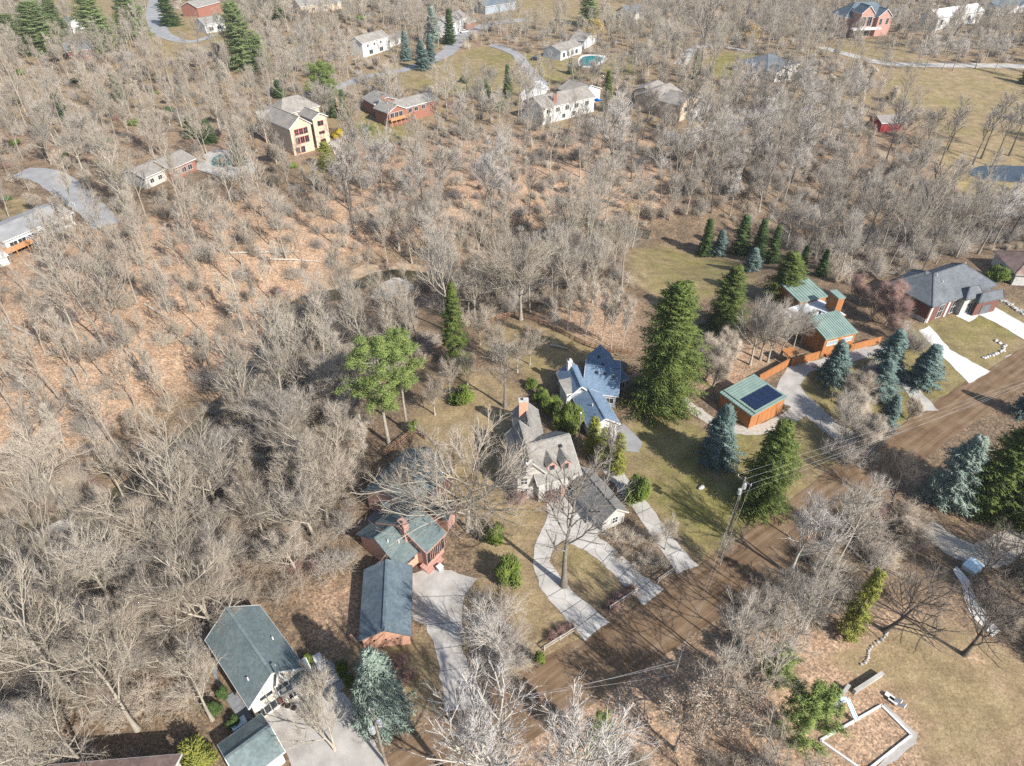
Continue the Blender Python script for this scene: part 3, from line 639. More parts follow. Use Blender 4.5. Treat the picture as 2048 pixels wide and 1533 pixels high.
# --- brick garage and brick house
BG = house('garage', 'pink brick garage with dark slate shingle gable roof', 'garage', (770, 1230))
w = wing(BG, (717, 1281), (728, 1140), (823, 1260), 2.5, 4.3, 'gable', 'roof_slate', 'brick_pink', ov=0.35, fascia='roof_slate')
for k, u in enumerate((0.25, 0.5, 0.75)):
    c0, dx, n, Ls = facade(w, 3); m = MB(); c = c0 + dx * u * Ls + [0, 0, 1.55]; m.obox(c, dx * 0.12, n * 0.06, (0, 0, 0.12)); m.build('wall_light', M['dark'], BG)
door(w, 2, 0.3, 2.6, 2.2, 'brick_mix', 0, 'garage_door'); door(w, 2, 0.68, 2.6, 2.2, 'brick_mix', 0, 'garage_door')
BH = house('house', 'brick house with teal shingle roofs and glazed front porch', 'house', (830, 1080))
b1 = wing(BH, (797, 1136), (846, 1095), (752, 1076), 3.0, 5.6, 'gable', 'roof_teal', 'brick_pink', fascia='roof_slate', width=9.0)
window(b1, 0, 0.45, 2.0, 2.2, 0.6, 'brick_mix', 'glass', 2); vent(BH, b1, 0.5, 0.25); vent(BH, b1, 0.25, 0.35)
b2 = wing(BH, (853, 1107), (893, 1066), None, 4.2, 6.8, 'gable', 'roof_teal', 'brick_mix', width=9.5, fascia='brick_mix')
for u in (0.18, 0.5, 0.82): window(b2, 0, u, 2.4, 1.5, 2.6, 'brick_mix', 'glass', 1)
b4 = wing(BH, (822, 1030), (905, 938), None, 3.8, 6.4, 'gable', 'roof_teal', 'brick_mix', width=9.0, fascia='roof_slate')
b3 = wing(BH, (796, 1036), (760, 1011), (778, 990), 2.9, 4.0, 'gable', 'roof_sage', 'brick_mix', fascia='roof_slate')
b5 = wing(BH, (880, 990), (922, 1010), (905, 1045), 3.0, 5.0, 'gable', 'roof_teal', 'brick_mix', fascia='roof_slate')
chimney(BH, 806, 1046, 3.0, 7.2, 0.8, 1.5, 0.7, 'brick_mix', 'brick_mix')
m = MB(); q = at(866, 1130); rz0 = math.atan2(b2.ex[1], b2.ex[0])
for k in range(4): m.box((q[0] - k * 0.0 + 0.25 * k * b2.ey[0], q[1] + 0.25 * k * b2.ey[1], q[2] + 0.09 + 0.18 * k), 3.2, 1.4 - 0.3 * k, 0.18, rz0)
m.build('entry_steps', M['brick_mix'], BH)
pad("wood_deck", [(735, 1040), (775, 1005), (800, 1035), (760, 1075), (742, 1070)], M['deck_grey'], 0.5, 1.5)
pad("leaf_bed", [(808, 1150), (838, 1115), (868, 1125), (872, 1140), (825, 1160)], M['mulch'], 0.045)

# --- grey colonial with dormers
C = house('house', 'grey shingled house with two dormers and attached angled garage', 'house', (1090, 930))
c1 = wing(C, (1075, 972), (1164, 948), None, 4.2, 8.0, 'gable', 'roof_grey', 'siding_grey', width=10.5, fascia='siding_grey')
c2 = wing(C, (1031, 954), (1093, 946), None, 5.6, 8.3, 'gable_x', 'roof_grey', 'siding_grey', width=9.5, fascia='siding_grey')
window(c2, 0, 0.25, 4.0, 1.1, 1.4, 'white', 'glass', 1, 1); window(c2, 0, 0.72, 4.0, 1.1, 1.4, 'white', 'glass', 1, 1)
window(c2, 0, 0.25, 1.4, 1.1, 1.4, 'white', 'glass', 1, 1); window(c2, 0, 0.72, 1.4, 1.1, 1.4, 'white', 'glass', 1, 1)
c3 = wing(C, (1022, 824), (1076, 820), None, 3.8, 6.2, 'gable_x', 'roof_grey', 'siding_grey', width=-9.5, fascia='siding_grey')
chimney(C, 1047, 801, 2.0, 8.2, 1.5, 0.9, 0.05, 'brick_pink', 'stone'); chimney(C, 1058, 925, 6.0, 9.0, 0.8, 0.8, 0.0, 'stone', 'white')
for px_, py_ in ((1104, 936), (1132, 932)):
    # dormer: its own little gable run back into the slope
    z0 = C["_o"][2]; zf = 5.6
    p = np.array([*un0(px_, py_, z0 + zf), z0 + zf]); e, f = c1.ex, c1.ey; up = np.array([0, 0, 1.0])
    wm = MB(); hw = 0.75
    prof = lambda s: [p + f * s - e * hw - up * 1.0, p + f * s + e * hw - up * 1.0, p + f * s + e * hw + up * 0.6, p + f * s + up * 1.35, p + f * s - e * hw + up * 0.6]
    wm.prism(prof(0), prof(3.2)); d = wm.build('dormer', M['brick_mix'], C)
    rm = MB()
    for s in (-1, 1):
        q = [p - f * 0.2 + e * s * (hw + 0.2) + up * 0.45, p + f * 3.4 + e * s * (hw + 0.2) + up * 0.45, p + f * 3.4 + up * 1.45, p - f * 0.2 + up * 1.45]
        rm.prism(q, [k + up * 0.1 for k in q])
    rm.build('dormer_roof', M['roof_grey'], d)
    g = MB(); g.obox(p - f * 0.03 + up * 0.0, e * 0.4, f * 0.05, up * 0.5); g.build('window', M['glass'], d)
door(c1, 0, 0.62, 1.2, 2.1, 'brick_mix'); window(c1, 0, 0.3, 1.5, 1.4, 1.4); window(c1, 0, 0.85, 1.5, 1.4, 1.4); vent(C, c1, 0.72, 0.38, 'box')
c4 = wing(C, (1136, 961), (1205, 1047), (1255, 1021), 2.5, 4.4, 'gable', 'roof_slate2', 'siding_grey', fascia='siding_grey')
window(c4, 1, 0.55, 1.5, 1.0, 1.3, 'white', 'glass', 1, 1); door(c4, 0, 0.3, 2.6, 2.2, 'white', 0, 'garage_door'); door(c4, 0, 0.68, 2.6, 2.2, 'white', 0, 'garage_door')

# --- blue-roofed house
D = house('house', 'rambling house with blue-grey shingle roofs beside the giant spruce', 'house', (1175, 770))
d1 = wing(D, (1165, 786), (1237, 793), None, 3.0, 5.2, 'gable', 'roof_blue', 'blue_grey_siding', width=11.0, fascia='white')
d2 = wing(D, (1113, 746), (1134, 797), (1180, 770), 3.0, 5.3, 'gable', 'roof_blue', 'blue_grey_siding', fascia='white')
d3 = wing(D, (1176, 711), (1221, 707), None, 3.4, 5.6, 'gable_x', 'roof_blue', 'blue_grey_siding', width=-9.0, fascia='roof_blue')
d6 = wing(D, (1133, 789), (1164, 782), (1158, 757), 3.9, 4.5, 'shed', 'roof_grey', 'white', fascia='white', ov=0.2)
d4 = wing(D, (1232, 764), (1258, 758), (1254, 730), 2.8, 3.0, 'flat', 'roof_blue', 'blue_grey_siding', fascia='white')
d5 = wing(D, (1146, 798), (1178, 859), (1233, 834), 2.7, 4.5, 'gable', 'roof_blue', 'white', fascia='white')
door(d5, 1, 0.5, 4.6, 2.2, 'white', 0, 'garage_door'); window(d4, 0, 0.5, 1.4, 1.6, 1.4, nv=2); window(d1, 0, 0.8, 1.5, 1.5, 1.2)
chimney(D, 1139, 722, 3.5, 6.4, 0.8, 0.8, 0.3, 'stone', 'white')
for u, v in ((0.35, 0.38), (0.6, 0.36), (0.78, 0.36)): vent(D, d1, u, v, 'box')
vent(D, d5, 0.5, 0.36); vent(D, d3, 0.3, 0.3, 'box'); vent(D, d3, 0.32, 0.6, 'box')

# --- orange cedar house and garage with standing-seam roofs
def seams(t, w, n, along='x'):
    for k in range(n + 1):
        f = k / n; m = MB()
        if along == 'x': p, q = w.P(f * w.L, 0.02, w.he + 0.03), w.P(f * w.L, w.W - 0.02, w.hr + 0.03)
        else: p, q = w.P(0.02, f * w.W, w.he + (w.hr - w.he) * f + 0.03), w.P(w.L - 0.02, f * w.W, w.he + (w.hr - w.he) * f + 0.03)
        m.bar(p, q, 0.055, 0.09); m.build('seam', M['roof_metal'], w.roof)
EG = house('garage', 'orange cedar garage with green metal roof and solar array', 'garage', (1500, 810))
e1 = wing(EG, (1504, 832), (1440, 785), (1487, 741), 3.2, 3.9, 'shed', 'roof_metal', 'orange', ov=0.15, fascia='roof_metal')
seams(EG, e1, 13, 'x')
m = MB(); m.bar(e1.P(0.0, 0.75, 3.35), e1.P(e1.L, 0.75, 3.35), 0.10, 0.12); m.build('snow_rail', M['dark'], EG)
for i in range(3):
    for j in range(5):
        u0 = 0.07 + i * 0.155; v0 = 0.17 + j * 0.155
        zz = lambda v: e1.he + (e1.hr - e1.he) * v + 0.12
        q = [e1.P(u * e1.L, v * e1.W, zz(v)) for u, v in ((u0, v0), (u0 + 0.149, v0), (u0 + 0.149, v0 + 0.149), (u0, v0 + 0.149))]
        m = MB(); m.prism(q, [k + [0, 0, 0.05] for k in q]); m.build('solar_panel', M['solar'], EG)
door(e1, 3, 0.5, 4.4, 2.3, 'orange', 0, 'garage_door')
EH = house('house', 'orange cedar modern house with green seamed roof and square tower', 'house', (1660, 680))
e2 = wing(EH, (1652, 679), (1716, 664), (1697, 626), 4.3, 5.6, 'shed', 'roof_metal', 'orange', ov=0.15, fascia='roof_metal'); seams(EH, e2, 14, 'x')
window(e2, 0, 0.25, 2.9, 2.6, 1.0, 'white', 'glass_pale', 2); window(e2, 0, 0.73, 2.9, 2.6, 1.0, 'white', 'glass_pale', 2)
e3 = wing(EH, (1628, 652), (1692, 630), (1660, 590), 3.4, 3.5, 'flat', 'roof_flat', 'orange', ov=0.12, fascia='orange')
e4 = wing(EH, (1600, 605), (1656, 592), None, 4.2, 5.2, 'shed', 'roof_metal', 'orange', ov=0.15, width=7.0, fascia='roof_metal'); seams(EH, e4, 10, 'x')
window(e4, 0, 0.55, 3.2, 4.0, 0.9, 'orange', 'glass_pale', 3)
e5 = wing(EH, (1678, 597), (1692, 595), (1668, 586), 7.4, 7.45, 'flat', 'roof_metal', 'orange', ov=0.08, fascia='roof_metal', width=3.2)
e6 = wing(EH, (1596, 650), (1626, 645), None, 3.0, 3.05, 'flat', 'roof_flat', 'orange', ov=0.12, width=6.0, fascia='orange')
chimney(EH, 1667, 617, 3.4, 5.2, 0.35, 0.35, 0, 'dark', 'dark'); chimney(EH, 1640, 625, 3.4, 4.8, 0.3, 0.3, 0, 'dark', 'dark')
def board_wall(label, p0, p1, h, n, name='board_fence'):
    a, b = at(*p0), at(*p1); t = thing(name, label, 'fence', a)
    for k in range(n):
        q0, q1 = a + (b - a) * (k + 0.01) / n, a + (b - a) * (k + 0.99) / n
        m = MB(); mm = (q0 + q1) / 2; d = q1 - q0; m.obox(mm + [0, 0, h / 2 - 0.2], d / 2 * [1, 1, 0], np.array([-d[1], d[0], 0]) / np.linalg.norm(d) * 0.08, (0, 0, h / 2 + 0.2)); m.build('panel', M['orange'], t)
    m = MB(); m.bar(a + [0, 0, h + 0.05], b + [0, 0, h + 0.05], 0.28, 0.08); m.build('coping', M['orange'], t)
    return t
board_wall('orange cedar fence running from the solar garage toward the entry canopy', (1516, 766), (1575, 733), 1.7, 8)
board_wall('orange cedar fence between the entry canopy and the modern house', (1581, 733), (1636, 718), 1.7, 7)
board_wall('orange cedar fence between the modern house and the tall blue spruces', (1697, 703), (1758, 687), 1.5, 8)
t = thing('entry_canopy', 'small flat orange cedar canopy over the gate in the fence', 'canopy', at(1574, 724))
q = at(1574, 724); rzE = math.atan2(e2.ex[1], e2.ex[0])
m = MB(); m.box((q[0], q[1], q[2] + 2.5), 2.6, 2.2, 0.22, rzE); m.build('canopy_roof', M['orange'], t)
for sx in (-1, 1):
    for sy in (-1, 1):
        m = MB(); m.box((q[0] + sx * 1.0 * math.cos(rzE) - sy * 0.8 * math.sin(rzE), q[1] + sx * math.sin(rzE) + sy * 0.8 * math.cos(rzE), q[2] + 1.15), 0.16, 0.16, 2.5, rzE); m.build('post', M['orange'], t)
t = thing('entry_steps', 'orange cedar entrance deck against the front of the modern house', 'deck', at(1668, 708))
q = at(1668, 708)
for k in range(3):
    m = MB(); m.box((q[0] - 0.35 * k * e2.ey[0] + 0.7 * e2.ey[0], q[1] - 0.35 * k * e2.ey[1] + 0.7 * e2.ey[1], q[2] + 0.52 - 0.18 * k - 0.1), 4.6, 2.0, 0.2, rzE); m.build('step', M['orange'], t)

# --- new hip-roofed house
FH = house('house', 'new charcoal hip-roofed house with brown brick and white stone front', 'house', (1880, 600))
f1 = wing(FH, (1776, 567), (1866, 615), (1884, 517), 4.6, 8.4, 'hip', 'roof_char', 'brick_dark', ov=0.7, fascia='roof_char')
f2 = wing(FH, (1862, 598), (1905, 570), None, 4.65, 7.6, 'hip', 'roof_char', 'white', ov=0.6, width=9.0, fascia='roof_char')
f3 = wing(FH, (1913, 588), (1933, 600), (1960, 586), 4.4, 6.6, 'hip', 'roof_char', 'stone', ov=0.5, fascia='roof_char')
f4 = wing(FH, (1948, 600), (1958, 606), (1995, 587), 3.8, 5.6, 'hip', 'roof_char', 'brick_dark', ov=0.5, fascia='roof_char')
f5 = wing(FH, (1925, 590), (1985, 578), None, 3.9, 6.2, 'hip', 'roof_char', 'brick_dark', ov=0.6, width=10.0, fascia='roof_char')
for u in (0.2, 0.42): window(f1, 1, u, 2.0, 1.7, 3.2, 'white', 'glass', 1, 1)
window(f3, 1, 0.5, 1.6, 1.4, 2.6, 'white', 'glass', 1); door(f4, 1, 0.5, 2.6, 2.3, 'roof_char', 0, 'garage_door')
window(f1, 0, 0.3, 1.6, 1.6, 1.4, 'dark'); window(f1, 0, 0.7, 1.6, 1.6, 1.4, 'dark')
for u, v in ((0.55, 0.28), (0.68, 0.30), (0.5, 0.75)): vent(FH, f1, u, v)
c0, dx, n_, Ls = facade(f1, 0); m = MB(); m.obox(c0 + dx * Ls / 2 + [0, 0, 0.3], dx * (Ls / 2 + 0.05), n_ * 0.09, (0, 0, 0.75)); m.build('stone_base', M['stone'], FH)
c0, dx, n_, Ls = facade(f1, 1)
for u in (0.03, 0.31, 0.54): m = MB(); m.obox(c0 + dx * Ls * u + [0, 0, 1.9], dx * 0.3, n_ * 0.12, (0, 0, 2.3)); m.build('pilaster', M['white'], FH)
GH = house('house', 'pale stone house with brown hip roof beyond the hip-roofed house', 'house', (2040, 525))
w = wing(GH, (1987, 502), (2032, 549), (2090, 515), 3.4, 6.4, 'hip', 'roof_brown', 'stone', ov=0.5, fascia='siding_grey'); window(w, 0, 0.4, 1.6, 1.5, 1.4)

# --- houses across the valley
rng_yard = random.Random(3)
def simple(name, label, anchor, wings, cat='house'):
    t = house(name, label, cat, anchor); ws = []
    for a, b, wd, he, hr, kind, roof, wall, wins in wings:
        w = wing(t, a, b, None, he, hr, kind, roof, wall, width=wd); ws.append(w)
        for s, us, z, ww, wh in wins:
            for u in us: window(w, s, u, z, ww, wh)
        p, q = w.P(-3, 0, 0), w.P(w.L + 3, 0, 0); k = -p[:2] / np.linalg.norm(p[:2]) * 13     # front yard
        KEEP.append([tuple(p[:2]), tuple(q[:2]), tuple(q[:2] + k), tuple(p[:2] + k)])
    return t, ws
simple('house', 'low house with red brick wall beside a teal covered pool', (340, 335), [
    ((340, 340), (392, 317), 11, 3.4, 5.4, 'gable', 'roof_taupe', 'brick_red', [(0, (0.25, 0.5, 0.75), 1.6, 1.8, 1.6)]),
    ((288, 357), (332, 338), 10, 3.2, 5.0, 'gable', 'roof_taupe', 'siding_grey', [(0, (0.3, 0.7), 1.5, 1.4, 1.3)])])
h2, ws = simple('house', 'tall stucco house with rose-framed windows and big front gable', (600, 290), [
    ((578, 259), (624, 247), 16, 8.6, 11.6, 'gable_x', 'roof_taupe', 'stucco', []),
    ((624, 240), (656, 232), 9, 9.4, 11.0, 'gable_x', 'roof_taupe', 'stucco', []),
    ((524, 252), (566, 246), 15, 6.2, 9.0, 'gable', 'roof_taupe', 'stucco', [(0, (0.3, 0.7), 3.2, 1.4, 1.6)]),
    ((560, 232), (640, 212), 10, 8.0, 11.8, 'hip', 'roof_taupe', 'stucco', [])])
for u in (0.28, 0.5, 0.72):
    window(ws[0], 0, u, 6.9, 1.5, 1.9, 'pink_frame', 'glass', 1, 1); window(ws[0], 0, u, 4.2, 1.5, 2.1, 'pink_frame', 'glass', 1)
for u in (0.2, 0.45): window(ws[0], 0, u, 1.2, 1.5, 2.0, 'pink_frame', 'glass', 1)
window(ws[1], 0, 0.5, 7.6, 2.2, 1.6, 'pink_frame', 'glass', 1); window(ws[1], 0, 0.5, 4.6, 2.2, 0.9, 'pink_frame', 'glass', 1); window(ws[1], 0, 0.5, 1.6, 2.0, 1.6, 'pink_frame', 'glass', 1)
simple('garden_house', 'small stucco garden house with grey roof below the stucco house', (672, 300), [((664, 294), (687, 290), 4, 2.6, 3.8, 'gable', 'roof_taupe', 'stucco', [(0, (0.35,), 1.3, 0.9, 1.1)])], 'outbuilding')
h3, ws = simple('house', 'red brick ranch house with pale roof and orange wooden deck', (800, 235), [
    ((790, 222), (874, 199), 9, 5.0, 7.0, 'gable', 'roof_grey', 'brick_red', [(0, (0.35, 0.5, 0.68), 3.6, 1.7, 1.5)]),
    ((776, 227), (814, 217), 9, 5.0, 7.0, 'gable_x', 'roof_grey', 'brick_red', [(0, (0.2, 0.45, 0.7), 3.6, 1.6, 2.0)]),
    ((723, 196), (748, 210), 11, 4.6, 6.6, 'gable', 'roof_grey', 'brick_red', [])])
chimney(h3, 765, 190, 4, 8.6, 1.1, 1.1, 0.3, 'brick_red', 'dark')
t = thing('wooden_deck', 'orange raised wooden deck along the front of the red brick ranch house', 'deck', at(798, 252)); q = at(798, 250)
rzr = math.atan2(ws[1].ex[1], ws[1].ex[0]); ex_, ey_ = ws[1].ex, ws[1].ey
m = MB(); m.box((q[0], q[1], q[2] + 2.5), 9.0, 3.4, 0.2, rzr); m.build('deck_floor', M['deck'], t)
for k in range(-2, 3): m = MB(); m.box((q + ex_ * k * 2.0 - ey_ * 1.5 + [0, 0, 1.1]), 0.2, 0.2, 2.9, rzr); m.build('post', M['deck'], t)
m = MB(); m.obox(q - ey_ * 1.65 + [0, 0, 3.1], ex_ * 4.5, ey_ * 0.05, (0, 0, 0.5)); m.build('railing', M['deck'], t)
h4, ws = simple('house', 'grey-roofed brick and white house with pale concrete forecourt', (1120, 225), [
    ((1086, 218), (1192, 194), 12, 5.6, 8.4, 'gable', 'roof_taupe', 'white', [(0, (0.1, 0.28, 0.46, 0.64, 0.85), 4.0, 1.9, 1.6), (0, (0.12, 0.4, 0.6), 1.3, 1.6, 1.6)]),
    ((1116, 178), (1160, 190), 13, 5.0, 7.4, 'gable', 'roof_taupe', 'white', [])])
chimney(h4, 1110, 186, 4, 9.6, 1.2, 1.0, 0.2, 'brick_red', 'dark')
h5, ws = simple('house', 'beige house with shaded grey roofs and terrace above the ravine', (1370, 220), [
    ((1328, 203), (1368, 186), 13, 5.0, 7.6, 'gable', 'roof_taupe', 'stucco', [(0, (0.3, 0.7), 3.2, 1.6, 1.4)]),
    ((1362, 212), (1404, 196), 10, 5.4, 7.8, 'gable_x', 'roof_taupe', 'stucco', [(0, (0.3, 0.7), 3.2, 2.2, 1.8)]),
    ((1308, 186), (1336, 172), 9, 4.4, 6.0, 'gable', 'roof_taupe', 'stucco', [])])
t = thing('terrace', 'raised grey terrace with railing below the beige house', 'deck', at(1392, 226)); q = at(1392, 226); ex_, ey_ = ws[1].ex, ws[1].ey
m = MB(); m.obox(q + [0, 0, 0.9], ex_ * 8, ey_ * 3.0, (0, 0, 0.9)); m.build('terrace_base', M['stone'], t)
m = MB(); m.obox(q - ey_ * 2.9 + [0, 0, 2.25], ex_ * 8, ey_ * 0.06, (0, 0, 0.45)); m.build('railing', M['white'], t)
simple('house', 'white two-storey house with grey roof behind blue spruces', (750, 108), [
    ((724, 88), (778, 73), 9, 6.2, 8.8, 'gable', 'roof_taupe', 'white', [(0, (0.2, 0.45, 0.7), 4.6, 1.3, 1.3), (0, (0.3, 0.7), 1.6, 2.6, 2.0)]),
    ((780, 82), (808, 73), 7, 3.4, 5.0, 'gable', 'roof_taupe', 'white', [(0, (0.5,), 1.5, 1.6, 1.3)])])
simple('house', 'white two-storey house with porch and brick side wing', (918, 66), [
    ((898, 50), (935, 32), 9, 6.4, 9.2, 'gable', 'roof_taupe', 'white', [(0, (0.2, 0.5, 0.8), 4.8, 1.3, 1.2), (0, (0.2, 0.5, 0.8), 1.6, 1.5, 1.8)]),
    ((936, 48), (953, 41), 9, 3.6, 5.4, 'gable', 'roof_grey', 'brick_red', [])])
simple('house', 'grey-roofed house with white sunroom beside kidney pool', (1145, 108), [
    ((1122, 104), (1166, 91), 11, 3.6, 5.6, 'gable', 'roof_taupe', 'white', [(0, (0.15, 0.35, 0.55, 0.75), 1.7, 2.0, 2.0)]),
    ((1170, 82), (1196, 69), 8, 4.0, 6.0, 'gable_x', 'roof_taupe', 'white', [])])
simple('house', 'dark charcoal hip-roofed house with white garage front', (1565, 150), [
    ((1535, 140), (1600, 128), 18, 3.6, 7.0, 'hip', 'roof_char', 'siding_grey', []),
    ((1552, 147), (1588, 143), 8, 3.4, 5.0, 'gable_x', 'roof_char', 'white', [(0, (0.3, 0.7), 1.3, 2.2, 1.6)])])
h10, ws = simple('house', 'large rose brick mansion with slate roofs and tall windows', (1735, 66), [
    ((1690, 36), (1788, 34), 16, 9.0, 15.0, 'hip', 'roof_slate', 'brick_mix', []),
    ((1688, 42), (1722, 40), 9, 7.0, 11.0, 'gable_x', 'roof_slate', 'brick_mix', [(0, (0.3, 0.7), 5.0, 1.4, 1.8)]),
    ((1724, 28), (1752, 27), 9, 12.0, 15.5, 'gable_x', 'roof_slate', 'brick_mix', [(0, (0.25, 0.75), 8.2, 2.6, 4.4), (0, (0.5,), 2.6, 7.0, 2.4)]),
    ((1758, 34), (1786, 32), 9, 9.5, 13.0, 'gable_x', 'roof_slate', 'brick_mix', [(0, (0.25, 0.75), 7.0, 1.6, 3.0)])])
q = ws[2].P(ws[2].L / 2, -1.2, 5.2); m = MB(); m.obox(q, ws[2].ex * 8, ws[2].ey * 1.4, (0, 0, 0.4)); m.build('balcony', M['white'], h10)
simple('house', 'long white house with arched windows and pale roof on the hill', (1920, 45), [
    ((1878, 36), (1970, 22), 11, 6.0, 9.0, 'gable', 'white', 'white', [(0, (0.1, 0.3, 0.5, 0.7, 0.9), 3.4, 2.2, 2.6)]),
    ((1866, 40), (1884, 37), 6, 4.0, 6.0, 'gable_x', 'roof_slate', 'white', [(0, (0.5,), 2.0, 1.6, 1.8)])])
simple('barn', 'small red-walled barn with grey roof in the wooded flats', (1788, 254), [((1764, 247), (1814, 244), 8, 3.0, 4.6, 'gable', 'roof_taupe', 'red', [])], 'barn')
simple('house', 'pale teal-sided house with grey roof between tall conifers', (152, 58), [((136, 50), (168, 44), 9, 4.4, 6.8, 'gable_x', 'roof_sage', 'white', [(0, (0.5,), 1.6, 3.0, 1.6)])])
h14, ws = simple('house', 'dark slate-roofed brick house with chimney beneath tall conifers', (160, 108), [((132, 104), (188, 97), 11, 3.6, 6.2, 'gable', 'roof_slate', 'brick_red', [(0, (0.3, 0.7), 1.6, 1.6, 1.3)])])
chimney(h14, 140, 82, 4, 8, 1.2, 1.0, 0.1, 'brick_red', 'stone')
simple('house', 'white house with pale grey roof and brick side at the street bend', (428, 56), [
    ((408, 50), (450, 43), 10, 4.4, 7.0, 'gable', 'roof_grey', 'white', [(0, (0.3, 0.7), 2.0, 2.4, 1.8)]), ((394, 16), (440, 4), 12, 4.4, 7.2, 'gable', 'roof_grey', 'brick_red', [])])
simple('house', 'slate-roofed dark house half hidden by bare trees', (1275, 38), [((1256, 28), (1292, 24), 12, 3.6, 6.6, 'gable', 'roof_slate', 'siding_grey', [])])
simple('house', 'grey-blue house at the far end of the street', (990, 20), [((970, 14), (1032, 4), 12, 4.0, 7.0, 'gable', 'roof_slate', 'blue_grey_siding', [])])
simple('house', 'tan-roofed pale house in the distance behind bare trees', (640, 18), [((600, 14), (684, 4), 12, 4.0, 7.0, 'gable', 'roof_grey', 'stucco', [(0, (0.3, 0.6), 2.0, 2.0, 1.6)])])
simple('house', 'grey-roofed white house on the wooded hill above the white house', (2030, 20), [((1998, 18), (2060, 8), 12, 4.4, 7.4, 'gable', 'roof_slate', 'white', [])])
h20, ws = simple('house', 'long low grey-roofed white house with timber deck at the street end', (80, 470), [
    ((6, 484), (146, 425), 12, 3.4, 4.8, 'gable', 'asphalt_old', 'white', [(0, (0.1, 0.22, 0.36, 0.5, 0.64, 0.78, 0.9), 1.6, 2.0, 1.5)])])
t = thing('wooden_deck', 'tan raised deck along the long low white house', 'deck', at(40, 505)); q = at(42, 500); ex_, ey_ = ws[0].ex, ws[0].ey
m = MB(); m.obox(q + [0, 0, 1.4], ex_ * 6, ey_ * 2.2, (0, 0, 0.12)); m.build('deck_floor', M['deck'], t)
for k in (-5, -2, 1, 5): m = MB(); m.obox(q + ex_ * k - ey_ * 2 + [0, 0, 0.4], ex_ * 0.12, ey_ * 0.12, (0, 0, 0.95)); m.build('post', M['deck'], t)
m = MB(); m.obox(q - ey_ * 2.1 + [0, 0, 2.0], ex_ * 6, ey_ * 0.04, (0, 0, 0.5)); m.build('railing', M['deck'], t)
t = thing('pergola', 'white-framed pergola on the deck of the long low house', 'pergola', at(88, 492)); q = at(88, 488)
for sx in (-1, 0, 1):
    for sy in (-1, 1): m = MB(); m.obox(q + ex_ * sx * 2.2 + ey_ * sy * 1.6 + [0, 0, 1.2], ex_ * 0.12, ey_ * 0.12, (0, 0, 1.5)); m.build('post', M['white'], t)
for k in range(6): m = MB(); m.obox(q + ex_ * (k - 2.5) * 0.95 + [0, 0, 2.8], ex_ * 0.08, ey_ * 2.0, (0, 0, 0.1)); m.build('slat', M['white'], t)
simple('shed', 'white flat-roofed shed below the deck of the long low house', (8, 522), [((-14, 520), (16, 510), 4, 2.4, 2.5, 'flat', 'white', 'white', [])], 'shed')

# ---------------------------------------------------------------- tree growing
def frames(t):
    ref = np.where(np.abs(t[:, 2:3]) < 0.9, np.array([[0, 0, 1.0]]), np.array([[1.0, 0, 0]]))
    u = np.cross(t, ref); u /= np.linalg.norm(u, axis=1, keepdims=True); return u, np.cross(t, u)
def spawn(rng, pts, rad, n, t0, t1, ang, ratio, K, up, wob, rs=0.6, taper=0.75, fall=0.5, angj=0.25, maxr=None, absL=None):
    N, Kp, _ = pts.shape; Mn = N * n; idx = np.repeat(np.arange(N), n); kk = np.tile(np.arange(n), N)
    tt = (kk + rng.random(Mn)) / n; t = t0 + (t1 - t0) * tt
    s = np.clip(t * (Kp - 1), 0, Kp - 1.001); i0 = s.astype(int); f = (s - i0)[:, None]
    base = pts[idx, i0] * (1 - f) + pts[idx, i0 + 1] * f
    tan = pts[idx, i0 + 1] - pts[idx, i0]; tan /= np.linalg.norm(tan, axis=1, keepdims=True) + 1e-9
    r0 = (rad[idx, i0] * (1 - f[:, 0]) + rad[idx, i0 + 1] * f[:, 0]) * rs * (0.75 + 0.4 * rng.random(Mn))
    if maxr: r0 = np.minimum(r0, maxr)
    u, v = frames(tan); az = kk * 2.39996 + np.repeat(rng.random(N) * 6.28, n) + rng.normal(0, 0.35, Mn)
    a = ang * (1 + angj * rng.normal(0, 1, Mn)); a = np.clip(a, 0.12, 1.7)
    d = np.cos(a)[:, None] * tan + np.sin(a)[:, None] * (np.cos(az)[:, None] * u + np.sin(az)[:, None] * v)
    PL = np.linalg.norm(np.diff(pts, axis=1), axis=2).sum(1)
    L = (PL[idx] * ratio if absL is None else absL) * (1 - fall * tt) * (0.65 + 0.6 * rng.random(Mn))
    out = np.zeros((Mn, K, 3)); out[:, 0] = base; p = base.copy()
    for k in range(1, K):
        d = d + wob * rng.normal(0, 1, (Mn, 3)) / math.sqrt(K); d[:, 2] += up / K; d /= np.linalg.norm(d, axis=1, keepdims=True)
        p = p + d * (L / (K - 1))[:, None]; out[:, k] = p
    R = r0[:, None] * (1 - taper * np.linspace(0, 1, K))[None, :]
    return out, R
def tube(pts, rad, S):
    N, K, _ = pts.shape
    t = pts[:, -1] - pts[:, 0]; t /= np.linalg.norm(t, axis=1, keepdims=True) + 1e-9; u, v = frames(t)
    a = 2 * math.pi * np.arange(S) / S
    ring = np.cos(a)[None, :, None] * u[:, None] + np.sin(a)[None, :, None] * v[:, None]           # N,S,3
    V = pts[:, :, None, :] + rad[:, :, None, None] * ring[:, None]                                  # N,K,S,3
    b = (np.arange(N) * K * S)[:, None, None] + (np.arange(K - 1) * S)[None, :, None]; s = np.arange(S)[None, None]; s2 = (np.arange(S) + 1) % S
    q = np.stack([b + s, b + s2[None, None], b + S + s2[None, None], b + S + s], -1).reshape(-1, 4)
    tri = np.concatenate([q[:, [0, 1, 2]], q[:, [0, 2, 3]]])
    return V.reshape(-1, 3), tri
